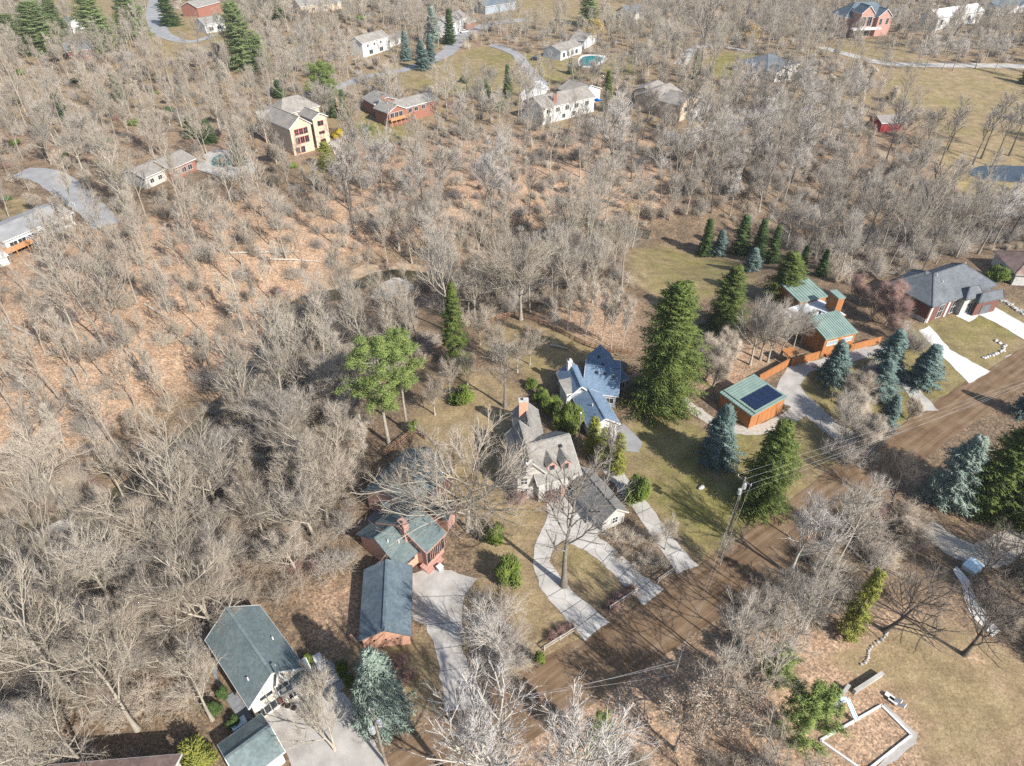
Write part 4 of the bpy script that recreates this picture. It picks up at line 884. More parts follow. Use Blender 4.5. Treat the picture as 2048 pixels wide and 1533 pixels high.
def spikes(p0, p1, r):
    """slender three-sided cones, three triangles each"""
    N = len(p0); t = p1 - p0; t = t / (np.linalg.norm(t, axis=1, keepdims=True) + 1e-9); u, v = frames(t)
    a = 2 * math.pi * np.arange(3) / 3; rr = (r if np.ndim(r) else np.full(N, r))[:, None, None]
    ring = p0[:, None] + rr * (np.cos(a)[None, :, None] * u[:, None] + np.sin(a)[None, :, None] * v[:, None])
    V = np.concatenate([ring, p1[:, None]], 1).reshape(-1, 3); b = (np.arange(N) * 4)[:, None]
    tri = np.concatenate([b + [0, 1, 3], b + [1, 2, 3], b + [2, 0, 3]])
    return V, tri
def join(parts):
    vs, fs, o = [], [], 0
    for V, T in parts: vs.append(V); fs.append(T + o); o += len(V)
    return np.concatenate(vs), np.concatenate(fs)
def tmesh(name, parts, material, smooth=False):
    V, T = join(parts); me = bpy.data.meshes.new(name); fill_mesh(me, V, T, 3); me.materials.append(material)
    if smooth: me.polygons.foreach_set("use_smooth", [True] * len(me.polygons))
    return me
def tip_spikes(rng, pts, rad, n, L, ang, up, r):
    o, R = spawn(rng, pts, rad, n, 0.15, 1.0, ang, 0, 2, up, 0.25, absL=L, fall=0.2)
    return spikes(o[:, 0], o[:, 1], r)
def bare(seed, H, r0, clear, limbs, lang, lratio, up, sub, twig_r=0.014, leader=0.85, wob=0.13, br_mat='twig_grey', tr_mat='bark_tan', stems=1, leaves=None, spread=1.0, fine=3):
    rng = np.random.default_rng(seed); K = 9
    zz = np.linspace(0, 1, K); T = np.zeros((stems, K, 3))
    for s in range(stems):
        a = rng.random() * 6.28; ln = (0.0 if stems == 1 else 0.25 + 0.15 * rng.random()); ph = rng.random(4) * 6.28
        hh = H * leader * (1 if stems == 1 else 0.75 + 0.3 * rng.random())
        T[s, :, 0] = zz ** 1.2 * hh * ln * math.cos(a) + 0.018 * H * np.sin(zz * 4 + ph[0]) * zz
        T[s, :, 1] = zz ** 1.2 * hh * ln * math.sin(a) + 0.018 * H * np.sin(zz * 5 + ph[1]) * zz
        T[s, :, 2] = zz * hh
    T[:, 0, 2] -= 0.3
    TR = np.repeat((0.85 * r0 * (1 - 0.88 * zz ** 0.9) * (1 + 0.55 * np.exp(-zz * 22)))[None], stems, 0)
    l1, R1 = spawn(rng, T, TR, limbs, clear, 0.99, lang, lratio, 7, up, wob, rs=0.62, fall=0.5 * spread, taper=0.8)
    l2, R2 = spawn(rng, l1, R1, sub[0], 0.2, 0.98, 0.62, 0.6, 5, up * 0.8, wob * 1.0, rs=0.6, fall=0.5, maxr=0.07)
    l3, R3 = spawn(rng, l2, R2, sub[1], 0.15, 0.98, 0.55, 0.6, 4, up * 0.6, 0.14, rs=0.62, fall=0.4, maxr=0.03)
    l4, R4 = spawn(rng, l3, R3, sub[2], 0.12, 0.98, 0.5, 0.68, 3, up * 0.4, 0.14, rs=0.7, fall=0.3, maxr=0.017)
    R3 = np.maximum(R3, twig_r * 1.1); R4 = np.maximum(R4, twig_r * 0.62)
    trunk = [tube(T, TR, 9), tube(l1, np.maximum(R1, 0.05), 6), tube(l2, np.maximum(R2, 0.044), 4)]
    crown = [tube(l3, R3, 3), spikes(l4[:, 0], l4[:, 1], R4[:, 0]), spikes(l4[:, 1] - 0.02, l4[:, 2], R4[:, 1])]
    if fine: crown.append(tip_spikes(rng, l4, R4, fine, 0.8, 0.45, 0.3, twig_r * 0.36))
    if leaves:
        n, sz = leaves; k = rng.integers(0, len(l4), n); p = l4[k, 2] + rng.normal(0, 0.18, (n, 3)); d = rng.normal(0, 1, (n, 3)); e = rng.normal(0, 1, (n, 3))
        d /= np.linalg.norm(d, axis=1, keepdims=True); e /= np.linalg.norm(e, axis=1, keepdims=True)
        lv = np.stack([p, p + d * sz + e * sz * 0.4, p + d * sz * 0.6 - e * sz * 0.5], 1).reshape(-1, 3); lt = np.arange(3 * n).reshape(-1, 3)
        lm = tmesh('leaves', [(lv, lt)], M[leaves_mat])
    else: lm = None
    return tmesh('trunk', trunk, M[tr_mat], True), tmesh('crown', crown, M[br_mat]), lm
leaves_mat = 'dry_leaf'
M['bark_grey'] = mat('grey_bark', (0.285, 0.25, 0.205), 0.9, col2=(0.17, 0.148, 0.12), scale=2.0, rnd=0.18)
M['bark_tan'] = mat('tan_bark', (0.345, 0.305, 0.245), 0.9, col2=(0.22, 0.19, 0.15), scale=2.0, rnd=0.15)
M['bark_pale'] = mat('pale_bark', (0.40, 0.365, 0.31), 0.9, col2=(0.27, 0.24, 0.20), scale=1.3, rnd=0.1)
M['bark_mid'] = mat('brown_grey_bark', (0.205, 0.178, 0.148), 0.9, col2=(0.12, 0.104, 0.088), scale=2.0)
M['bark_dark'] = mat('dark_bark', (0.115, 0.098, 0.082), 0.95, col2=(0.07, 0.06, 0.052), scale=2.5, rnd=0.15)
M['twig_grey'] = mat('grey_twigs', (0.355, 0.31, 0.258), 0.9, rnd=0.25, obj_tint=(0.275, 0.243, 0.212))
M['twig_tan'] = mat('tan_twigs', (0.385, 0.328, 0.26), 0.9, rnd=0.25, obj_tint=(0.305, 0.25, 0.196))
M['twig_pale'] = mat('pale_twigs', (0.45, 0.415, 0.385), 0.9, rnd=0.1)
M['twig_dark'] = mat('dark_twigs', (0.15, 0.12, 0.10), 0.95, rnd=0.2)
M['twig_red'] = mat('reddish_twigs', (0.24, 0.15, 0.125), 0.9, rnd=0.15)
M['twig_gold'] = mat('golden_twigs', (0.56, 0.38, 0.12), 0.9, rnd=0.12)
M['brush'] = mat('brush_twigs', (0.27, 0.215, 0.165), 0.95, rnd=0.25, obj_tint=(0.36, 0.30, 0.23))
M['dry_leaf'] = mat('dry_brown_leaves', (0.36, 0.265, 0.19), 0.9, col2=(0.25, 0.175, 0.12), scale=1.5)
def foliage(name, c, c2, scale=1.2, rnd=0.12):
    m = mat(name, c, 0.75, col2=c2, scale=scale, rnd=rnd, spec=0.2, detail=3); return m
M['spruce'] = foliage('spruce_needles', (0.13, 0.155, 0.034), (0.052, 0.078, 0.022))
M['spruce_dark'] = foliage('dark_spruce_needles', (0.075, 0.115, 0.03), (0.04, 0.07, 0.024))
M['blue_spruce'] = foliage('blue_spruce_needles', (0.15, 0.20, 0.178), (0.072, 0.115, 0.105))
M['blue_spruce_pale'] = foliage('pale_blue_spruce_needles', (0.27, 0.32, 0.265), (0.16, 0.21, 0.17))
M['pine'] = foliage('pine_needles', (0.22, 0.27, 0.075), (0.11, 0.155, 0.045))
M['pine_blue'] = foliage('white_pine_needles', (0.215, 0.255, 0.10), (0.115, 0.155, 0.065))
M['arbor'] = foliage('arborvitae_sprays', (0.155, 0.19, 0.035), (0.065, 0.10, 0.022))
M['yellow_green'] = foliage('yellow_green_sprays', (0.245, 0.24, 0.05), (0.13, 0.145, 0.03))
M['forsythia'] = foliage('yellow_blossom', (0.45, 0.33, 0.03), (0.28, 0.20, 0.02))

PROTO = {}
def add_proto(key, **k):
    PROTO[key] = bare(**k)
add_proto('tall1', seed=1, H=19, r0=0.25, clear=0.30, limbs=15, lang=0.6, lratio=0.36, up=0.9, sub=(6, 5, 3))
add_proto('tall2', seed=2, H=20, r0=0.22, clear=0.34, limbs=13, lang=0.5, lratio=0.36, up=1.0, sub=(6, 5, 3), br_mat='twig_tan')
add_proto('tall3', seed=3, H=18, r0=0.28, clear=0.30, limbs=12, lang=0.72, lratio=0.46, up=0.75, sub=(6, 5, 3), leader=0.78, br_mat='twig_tan')
add_proto('tall4', seed=21, H=21, r0=0.22, clear=0.45, limbs=9, lang=0.55, lratio=0.34, up=0.9, sub=(5, 5, 3), wob=0.2)
add_proto('tall5', seed=22, H=17, r0=0.20, clear=0.22, limbs=8, lang=0.5, lratio=0.42, up=0.9, sub=(6, 5, 3), leader=0.9, stems=2, br_mat='twig_tan')
add_proto('wisp1', seed=23, H=19, r0=0.21, clear=0.38, limbs=11, lang=0.55, lratio=0.36, up=0.9, sub=(5, 4, 3), fine=1, wob=0.18)
add_proto('wisp2', seed=24, H=18, r0=0.23, clear=0.30, limbs=11, lang=0.7, lratio=0.44, up=0.8, sub=(5, 4, 3), fine=1, leader=0.8, br_mat='twig_tan', tr_mat='bark_grey', wob=0.2)
add_proto('spread1', seed=4, H=14, r0=0.34, clear=0.30, limbs=13, lang=0.85, lratio=0.68, up=0.6, sub=(9, 6, 3), leader=0.66, wob=0.24)
add_proto('spread2', seed=5, H=13, r0=0.30, clear=0.26, limbs=14, lang=0.8, lratio=0.62, up=0.75, sub=(9, 6, 3), leader=0.68, wob=0.2, br_mat='twig_tan')
add_proto('spread3', seed=6, H=12, r0=0.26, clear=0.22, limbs=9, lang=0.65, lratio=0.7, up=0.8, sub=(8, 6, 3), leader=0.7, wob=0.22, stems=2, tr_mat='bark_tan')
add_proto('round', seed=7, H=9, r0=0.16, clear=0.12, limbs=16, lang=0.6, lratio=0.6, up=0.9, sub=(8, 6, 3), leader=0.6, wob=0.1, stems=2, br_mat='twig_tan')
add_proto('pale1', seed=8, H=19, r0=0.30, clear=0.36, limbs=15, lang=0.7, lratio=0.42, up=0.8, sub=(7, 5, 3), twig_r=0.016, tr_mat='bark_grey', br_mat='twig_pale', wob=0.22, fine=2)
add_proto('pale2', seed=9, H=16, r0=0.30, clear=0.3, limbs=12, lang=0.7, lratio=0.6, up=0.8, sub=(7, 5, 3), twig_r=0.017, tr_mat='bark_pale', br_mat='twig_pale', leader=0.7, wob=0.26, fine=2)
add_proto('dark1', seed=10, H=15, r0=0.30, clear=0.22, limbs=11, lang=0.6, lratio=0.62, up=0.6, sub=(7, 4, 3), tr_mat='bark_dark', br_mat='twig_dark', leader=0.72, wob=0.2)
add_proto('dark2', seed=11, H=20, r0=0.27, clear=0.45, limbs=12, lang=0.6, lratio=0.36, up=0.7, sub=(7, 4, 3), tr_mat='bark_dark', br_mat='twig_grey', wob=0.2)
add_proto('slim', seed=12, H=13, r0=0.10, clear=0.35, limbs=13, lang=0.5, lratio=0.26, up=0.9, sub=(6, 4, 3), tr_mat='bark_pale', br_mat='twig_tan')
add_proto('red', seed=13, H=8, r0=0.12, clear=0.12, limbs=12, lang=0.55, lratio=0.55, up=0.9, sub=(8, 5, 3), leader=0.65, stems=2, br_mat='twig_red')
add_proto('gold', seed=14, H=11, r0=0.25, clear=0.2, limbs=13, lang=0.8, lratio=0.62, up=0.2, sub=(8, 5, 3), leader=0.65, br_mat='twig_gold', wob=0.2)
add_proto('leafy', seed=15, H=11, r0=0.18, clear=0.2, limbs=13, lang=0.75, lratio=0.5, up=0.7, sub=(7, 5, 3), leader=0.7, leaves=(2600, 0.15), fine=1)
add_proto('grand', seed=16, H=18, r0=0.42, clear=0.32, limbs=16, lang=0.95, lratio=1.25, up=0.42, sub=(9, 6, 3), leader=0.5, wob=0.3, tr_mat='bark_tan', br_mat='twig_tan', twig_r=0.016)
add_proto('yard', seed=17, H=17, r0=0.33, clear=0.35, limbs=10, lang=0.7, lratio=0.5, up=0.8, sub=(7, 5, 3), leader=0.78, wob=0.24, tr_mat='bark_mid', br_mat='twig_grey', fine=1)
def shrub_mesh(seed, H, n, br_mat, ang=0.55):
    rng = np.random.default_rng(seed); K = 4
    a = rng.random(n) * 6.28; tilt = np.abs(rng.normal(0, ang, n)); d = np.stack([np.sin(tilt) * np.cos(a), np.sin(tilt) * np.sin(a), np.cos(tilt)], 1)
    S = np.zeros((n, K, 3)); L = H * (0.5 + 0.5 * rng.random(n))
    S[:, 0] = np.stack([rng.normal(0, 0.25 * H * 0.4, n), rng.normal(0, 0.25 * H * 0.4, n), np.full(n, -0.15)], 1)
    for k in range(1, K):
        d = d + rng.normal(0, 0.16, (n, 3)); d /= np.linalg.norm(d, axis=1, keepdims=True); S[:, k] = S[:, k - 1] + d * (L / (K - 1))[:, None]
    R = np.linspace(0.04, 0.012, K)[None].repeat(n, 0)
    b, Rb = spawn(rng, S, R, 7, 0.15, 1, 0.6, 0.5, 3, 0.3, 0.2, rs=0.7, fall=0.4); c, Rc = spawn(rng, b, Rb, 5, 0.15, 1, 0.6, 0.55, 3, 0.3, 0.2, rs=0.8, fall=0.3)
    return tmesh('branches', [tube(S, R, 3), spikes(b[:, 0], b[:, 2], np.maximum(Rb[:, 0], 0.013)), spikes(c[:, 0], c[:, 2], np.maximum(Rc[:, 0], 0.010)), tip_spikes(rng, c, Rc, 2, 0.35, 0.6, 0.2, 0.008)], M[br_mat])
SHRUB = {'brush1': shrub_mesh(31, 3.0, 34, 'brush'), 'brush2': shrub_mesh(32, 2.2, 30, 'brush', 0.75), 'brush3': shrub_mesh(33, 3.6, 30, 'twig_grey', 0.5), 'brush_red': shrub_mesh(34, 1.6, 36, 'twig_red', 0.6), 'brush_tan': shrub_mesh(35, 2.6, 34, 'twig_tan', 0.7)}

# ---------------------------------------------------------------- conifers
def spruce_mesh(seed, H, R, material, nb=150, droop=0.25, dens=16, low=0.03, fat=0.085, trunk_mat='bark_dark', shape=0.8):
    rng = np.random.default_rng(seed); t = np.sort(rng.random(nb)) ** 0.9; t = low + (0.985 - low) * t
    L = R * (1 - t) ** shape * np.clip(rng.normal(0.9, 0.17, nb), 0.45, 1.3) * (1 + 0.16 * np.sin(np.arange(nb) * 2.39996 * 1.0 + t * 9)) + 0.15; az = np.arange(nb) * 2.39996 + rng.normal(0, 0.3, nb)
    el = -droop * (1 - t) + 0.75 * t ** 2 + rng.normal(0, 0.08, nb)
    K = 4; P = np.zeros((nb, K, 3)); P[:, 0, 2] = t * H; d = np.stack([np.cos(az) * np.cos(el), np.sin(az) * np.cos(el), np.sin(el)], 1)
    for k in range(1, K):
        d[:, 2] += 0.10 if k == K - 1 else -0.05; P[:, k] = P[:, k - 1] + d * (L / (K - 1))[:, None]
    RR = np.linspace(0.05, 0.015, K)[None].repeat(nb, 0)
    # side sprays lie in the frond plane and hang a little
    n = dens; idx = np.repeat(np.arange(nb), n); s = np.tile((np.arange(n) + 0.5) / n, nb) * 0.93 + 0.07; s = np.clip(s + rng.normal(0, 0.02, len(s)), 0.08, 1)
    q = np.clip(s * (K - 1), 0, K - 1.001); i0 = q.astype(int); f = (q - i0)[:, None]; base = P[idx, i0] * (1 - f) + P[idx, i0 + 1] * f
    tan = P[idx, -1] - P[idx, 0]; tan /= np.linalg.norm(tan, axis=1, keepdims=True); side = np.cross(tan, [0, 0, 1.0]); side /= np.linalg.norm(side, axis=1, keepdims=True)
    sg = np.where(np.tile(np.arange(n), nb) % 2 == 0, 1, -1)[:, None]
    dd = tan * 0.75 + side * sg * (0.75 + 0.2 * rng.random((len(s), 1))) + np.array([0, 0, -0.28]) + rng.normal(0, 0.18, (len(s), 3)); dd /= np.linalg.norm(dd, axis=1, keepdims=True)
    sl = (0.20 + 0.42 * L[idx] * (1.05 - s)) * (0.7 + 0.5 * rng.random(len(s))); sl = np.clip(sl, 0.25, 1.05)
    end = base + dd * sl[:, None]
    parts = [spikes(base, end, np.clip(fat * sl, 0.05, 0.14))]
    m = 3; b2 = np.repeat(base, m, 0); e2 = np.repeat(end, m, 0); g = np.tile((np.arange(m) + 0.6) / m, len(base))[:, None]; p2 = b2 + (e2 - b2) * g
    d2 = np.repeat(dd, m, 0) + rng.normal(0, 0.65, (len(p2), 3)); d2 /= np.linalg.norm(d2, axis=1, keepdims=True)
    parts.append(spikes(p2, p2 + d2 * (0.30 + 0.22 * rng.random((len(p2), 1))), 0.06))
    parts.append(spikes(P[:, 0], P[:, -1] + d * 0.2, np.full(nb, 0.09)))
    tz = np.linspace(-0.3, H, 6); T = np.zeros((1, 6, 3)); T[0, :, 2] = tz; TR = np.linspace(0.017 * H + 0.05, 0.03, 6)[None]
    return tmesh('trunk', [tube(T, TR, 8)], M[trunk_mat], True), tmesh('crown', parts, M[material]), None
def pine_mesh(seed, H, R, material, clear=0.4, nb=26, tuft=95):
    rng = np.random.default_rng(seed); t = clear + (0.98 - clear) * (np.arange(nb) + rng.random(nb)) / nb
    prof = np.sin(np.clip((t - clear) / (1 - clear), 0, 1) * 2.4 + 0.55); L = R * np.clip(prof, 0.3, 1) * (0.7 + 0.5 * rng.random(nb)); az = np.arange(nb) * 2.39996 + rng.normal(0, 0.4, nb); el = 0.15 + 0.5 * (t - clear) + rng.normal(0, 0.12, nb)
    K = 5; P = np.zeros((nb, K, 3)); P[:, 0, 2] = t * H; d = np.stack([np.cos(az) * np.cos(el), np.sin(az) * np.cos(el), np.sin(el)], 1)
    for k in range(1, K): d[:, 2] += 0.07; P[:, k] = P[:, k - 1] + d * (L / (K - 1))[:, None]
    RR = np.linspace(0.08, 0.025, K)[None].repeat(nb, 0)
    b, Rb = spawn(rng, P, RR, 6, 0.3, 1, 0.8, 0.35, 3, 0.25, 0.2, rs=0.6, fall=0.3)
    tips = np.concatenate([b[:, 2], b[:, 1], P[:, -1]]); n = tuft
    c = np.repeat(tips, n // 3, 0); off = rng.normal(0, 1, c.shape); off /= np.linalg.norm(off, axis=1, keepdims=True); off[:, 2] = np.abs(off[:, 2]) * 0.7 - 0.15
    st = c + off * 0.16 + rng.normal(0, 0.22, c.shape) * [1, 1, 0.6]
    parts = [spikes(st, st + off * (0.35 + 0.25 * rng.random((len(c), 1))), 0.045)]
    tz = np.linspace(-0.3, H, 7); T = np.zeros((1, 7, 3)); T[0, :, 2] = tz; T[0, :, 0] = 0.25 * np.sin(tz * 0.3); TR = np.linspace(0.016 * H, 0.05, 7)[None]
    return tmesh('trunk', [tube(T, TR, 8), tube(P, RR, 4), tube(b, np.maximum(Rb, 0.015), 3)], M['bark_tan'], True), tmesh('crown', parts, M[material]), None
def bush_mesh(seed, H, R, material, n=2600, power=0.5, up=0.9):
    """dense evergreen: sprays all through an uneven egg, several lobes"""
    rng = np.random.default_rng(seed); nl = 14; a = rng.random(nl) * 6.28; q0 = 0.25 + 0.55 * rng.random(nl)
    lob = np.stack([np.cos(a) * R * q0, np.sin(a) * R * q0, H * (0.12 + 0.62 * rng.random(nl) * (1.15 - q0))], 1); lr = R * (0.22 + 0.3 * rng.random(nl)); k = rng.integers(0, nl, n)
    d = rng.normal(0, 1, (n, 3)); d /= np.linalg.norm(d, axis=1, keepdims=True); rad = rng.random(n)[:, None] ** 0.4
    p = lob[k] + d * rad * lr[k][:, None] * [1, 1, H / R * power]; p[:, 2] = np.clip(p[:, 2], 0.05, H)
    dd = d * [1, 1, 0.4] + [0, 0, up] + rng.normal(0, 0.3, (n, 3)); dd /= np.linalg.norm(dd, axis=1, keepdims=True)
    parts = [spikes(p, p + dd * (0.28 + 0.3 * rng.random((n, 1))), 0.085)]
    st = np.zeros((5, 4, 3)); st[:, :, 2] = np.linspace(-0.2, H * 0.7, 4); st[:, :, :2] = rng.normal(0, R * 0.25, (5, 1, 2)) * np.linspace(0.2, 1, 4)[None, :, None]
    return tmesh('trunk', [tube(st, np.full((5, 4), 0.05), 5)], M['bark_dark'], True), tmesh('crown', parts, M[material]), None
# unit-ish conifer meshes: name -> (trunk, crown, height, radius)
CON = {}
def con(key, fn, H, R, *a, **k): CON[key] = (*fn(k.pop('seed'), H, R, *a, **k)[:2], H, R)
con('spruce_a', spruce_mesh, 20, 4.6, 'spruce', seed=51, nb=520, dens=15, droop=0.3, shape=0.42)
con('spruce_b', spruce_mesh, 14, 3.6, 'spruce', seed=52, nb=300, dens=14, shape=0.56)
con('spruce_narrow', spruce_mesh, 14, 2.3, 'spruce', seed=53, nb=150, dens=14, droop=0.35)
con('spruce_dark', spruce_mesh, 9, 2.0, 'spruce_dark', seed=54, nb=120, dens=14)
con('blue_a', spruce_mesh, 9, 3.0, 'blue_spruce', seed=55, nb=170, dens=18, droop=0.15, fat=0.12, shape=0.88)
con('blue_b', spruce_mesh, 7, 2.5, 'blue_spruce', seed=56, nb=150, dens=16, droop=0.15, fat=0.12, shape=0.85)
con('blue_pale', spruce_mesh, 9, 3.6, 'blue_spruce_pale', seed=57, nb=180, dens=18, droop=0.15, fat=0.12, shape=0.8)
con('pine_a', pine_mesh, 17, 3.8, 'pine', seed=58)
con('pine_b', pine_mesh, 16, 3.2, 'pine', seed=59, clear=0.5)
con('pine_far', spruce_mesh, 18, 4.5, 'pine_blue', seed=60, nb=360, dens=15, droop=0.05, fat=0.16, low=0.05, shape=0.34)
con('pine_low', pine_mesh, 9, 3.6, 'pine_blue', seed=61, clear=0.12, nb=30)
con('cedar', spruce_mesh, 8, 1.9, 'yellow_green', seed=67, nb=95, dens=9, droop=-0.2, shape=0.4, fat=0.11)
con('pine_green', pine_mesh, 9, 3.6, 'pine', seed=68, clear=0.12, nb=30)
con('bush', bush_mesh, 3.2, 1.8, 'arbor', seed=62)
con('column', bush_mesh, 4.5, 1.0, 'arbor', seed=63, power=0.28, up=1.6)
con('gold_bush', bush_mesh, 6, 2.0, 'yellow_green', seed=64, power=0.4)
con('forsythia', bush_mesh, 2.2, 2.0, 'forsythia', seed=65)
con('bush_dark', bush_mesh, 2.6, 1.9, 'spruce_dark', seed=66)

RND = random.Random(7)
def place_tree(name, meshes, loc, sc, rz, label, cat, group, tilt=(0, 0), crown='crown'):
    t = bpy.data.objects.new(name, None); COL.objects.link(t); t.location = [float(q) for q in loc]; t.rotation_euler = (tilt[0], tilt[1], rz)
    t.scale = (sc if hasattr(sc, '__len__') else (sc, sc, sc)); t.empty_display_size = 0.4; tag(t, label, cat, group)
    for nm, me_ in zip(('trunk', crown, 'leaves'), meshes):
        if me_ is None: continue
        o = bpy.data.objects.new(nm, me_); COL.objects.link(o); o.parent = t
    return t
TREE_AT = []      # world xy of hand-placed trees
def conifer(name, key, base, top, halfw, label, cat='tree', group=None):
    tr, cr, H, R = CON[key]; b, h = height_between(base, top); r = halfw * (1.22 if key.startswith('blue') else 1.0) / px_per_m(b)
    TREE_AT.append((b[0], b[1], r + 1.0))
    return place_tree(name, (tr, cr), b, (r / R, r / R, h / H), RND.random() * 6.28, label, cat, group)
S_, P_, B_ = 'spruce_tree', 'pine_tree', 'evergreen_shrub'
conifer(S_, 'spruce_a', (1322, 815), 574, 76, 'giant green spruce towering beside the blue-roofed house')
conifer(S_, 'spruce_b', (1447, 660), 536, 46, 'green spruce behind the thicket, second tallest near the meadow')
conifer(S_, 'spruce_b', (1562, 605), 506, 46, 'olive spruce with spreading boughs behind the orange modern house')
conifer(S_, 'spruce_narrow', (912, 735), 568, 33, 'tall narrow spruce standing alone near the ravine edge')
conifer(S_, 'spruce_b', (1521, 1008), 846, 60, 'broad many-tipped spruce beside the utility pole by the road')
for i, (x, y, ty, hw) in enumerate(((1408, 512, 438, 18), (1478, 508, 432, 22), (1514, 512, 440, 20), (1541, 526, 452, 17), (1600, 545, 492, 14), (1640, 552, 500, 14))):
    conifer(S_, 'spruce_dark', (x, y), ty, hw, 'small dark green spruce in the row behind the meadow', 'tree', 'dark spruces behind the meadow')
conifer(S_, 'blue_a', (1430, 922), 812, 38, 'blue spruce on the lawn beside the solar garage')
conifer(S_, 'blue_b', (1662, 762), 690, 30, 'slim blue spruce in front of the modern house entrance')
conifer(S_, 'blue_a', (1768, 745), 662, 34, 'tall blue spruce at the far end of the drive loop')
conifer(S_, 'blue_a', (1752, 792), 722, 34, 'blue spruce touching the tall blue spruce in the drive loop')
conifer(S_, 'blue_b', (1840, 770), 694, 32, 'rounded blue spruce beside the new white driveway')
conifer(S_, 'blue_b', (1771, 852), 793, 20, 'smallest blue spruce inside the drive loop near the road')
conifer(S_, 'blue_pale', (768, 1440), 1306, 58, 'pale silver-blue spruce on the lawn below the brick garage')
conifer(S_, 'blue_b', (1437, 512), 462, 16, 'small blue spruce between dark spruces behind the meadow')
conifer(S_, 'blue_b', (1502, 542), 498, 18, 'low blue spruce in front of the dark spruces')
conifer(S_, 'blue_pale', (1890, 1005), 876, 50, 'grey-green spruce on the far side of the dirt road')
conifer(S_, 'spruce_b', (1968, 1020), 850, 66, 'large olive spruce beside the grey-green roadside spruce')
conifer(S_, 'spruce_b', (2045, 1045), 838, 66, 'large olive spruce above the gravel lane')
far = 'tall conifers around the far street'
for key, base, top, hw in (('pine_far', (92, 108), 6, 42), ('pine_far', (30, 95), 30, 30), ('pine_far', (118, 72), 0, 24), ('pine_far', (205, 102), -14, 38), ('pine_far', (270, 76), -12, 34), ('spruce_dark', (341, 52), -20, 20),
                           ('pine_far', (490, 140), 8, 32), ('pine_far', (524, 138), 70, 22), ('pine_far', (1175, 52), -18, 22), ('spruce_dark', (900, 88), 18, 14), ('spruce_dark', (250, 20), -30, 18), ('spruce_dark', (560, 40), 0, 16)):
    conifer(P_ if key == 'pine_far' else S_, key, base, top, hw * 1.1, 'tall green conifer among the houses across the valley', 'tree', far)
conifer(P_, 'pine_green', (652, 212), 132, 30, 'yellow-green pine behind the stucco house')
conifer(S_, 'blue_pale', (866, 86), 14, 18, 'frosted blue spruce left of the white porch house')
for x, y, ty, hw in ((812, 122, 62, 12), (845, 140, 80, 16), (862, 128, 70, 13)):
    conifer(S_, 'blue_a', (x, y), ty, hw, 'blue spruce on the lawn in front of the white two-storey house', 'tree', 'blue spruces on the far lawn')
conifer(S_, 'spruce_narrow', (1388, 158), 98, 11, 'narrow green spruce beside the far driveway fork')
conifer(S_, 'spruce_narrow', (1212, 222), 142, 15, 'yellow-green narrow spruce right of the brick and white house')
conifer(S_, 'spruce_dark', (1140, 148), 118, 8, 'little dark spruce on the lawn by the kidney pool')
conifer(S_, 'spruce_dark', (2048, 168), 120, 14, 'dark spruce on the open lawn by the pale street')
for x, y, ty, hw in ((668, 235, 170, 12), (690, 240, 180, 12), (1015, 195, 130, 12), (480, 330, 275, 16), (420, 285, 240, 18), (385, 275, 235, 18), (560, 195, 160, 16), (240, 200, 150, 16), (130, 240, 190, 14), (970, 200, 160, 14)):
    conifer(S_, 'spruce_dark', (x, y), ty, hw, 'dark evergreen among bare trees near the houses across the valley', 'tree', 'evergreens among the far bare trees')
for x, y in ((40, 150), (150, 165), (200, 190), (90, 210), (310, 190), (340, 225), (210, 285), (30, 290), (130, 315), (520, 260), (545, 310), (585, 335), (700, 300), (735, 262), (860, 205), (930, 165), (1000, 215), (1440, 60), (640, 60), (720, 40), (270, 250), (15, 400)):
    conifer(B_, 'bush_dark' if (x + y) % 2 else 'bush', (x, y), y - 9 - (x * 7 + y) % 9, 8 + (x + y) % 6, 'low green evergreen bush among the bare trees across the valley', 'shrub', 'evergreen bushes across the valley')
conifer(P_, 'pine_a', (778, 888), 688, 58, 'light green pine with bare lower trunk, larger of the pair')
conifer(P_, 'pine_b', (816, 862), 668, 40, 'light green pine leaning on the larger pine beside it')
conifer(B_, 'bush', (926, 805), 764, 24, 'round dark arborvitae on the lawn behind the brick house', 'shrub')
conifer(B_, 'column', (824, 868), 832, 7, 'pair of slim bright green columnar arborvitae below the pines', 'shrub', 'slim arborvitae below the pines')
conifer(B_, 'column', (832, 868), 826, 6, 'pair of slim bright green columnar arborvitae below the pines', 'shrub', 'slim arborvitae below the pines')
hedge = 'arborvitae hedge beside the dormer house'
for x, y, ty, hw in ((1062, 775, 752, 13), (1082, 800, 770, 16), (1102, 825, 778, 20), (1125, 850, 790, 24), (1142, 858, 800, 22)):
    conifer(B_, 'bush', (x, y), ty, hw, 'rounded arborvitae in the hedge between dormer house and blue-roofed house', 'shrub', hedge)
conifer(B_, 'bush', (1014, 1162), 1108, 28, 'big glossy evergreen bush at the edge of the brick house drive', 'shrub')
conifer(B_, 'bush', (990, 1085), 1035, 20, 'dark evergreen bush under the huge pale-limbed tree', 'shrub')
conifer(B_, 'bush', (1272, 1000), 938, 24, 'olive evergreen bush at the bend of the narrow concrete drive', 'shrub')
for x, y, ty, hw in ((1185, 905, 838, 20), (1205, 930, 860, 20), (1232, 945, 870, 20)):
    conifer('cedar_tree', 'cedar', (x, y), ty, hw, 'thin yellow-green cedar beside the narrow concrete drive', 'tree', 'cedars along the narrow drive')
conifer(B_, 'column', (1076, 1335), 1290, 11, 'small dark arborvitae at the end of the split rail fence', 'shrub')
conifer('cedar_tree', 'cedar', (1690, 1275), 1145, 26, 'tall yellow-green evergreen among the leafless roadside trees')
conifer(P_, 'pine_green', (1590, 1490), 1395, 52, 'bushy green pine beside the empty pool')
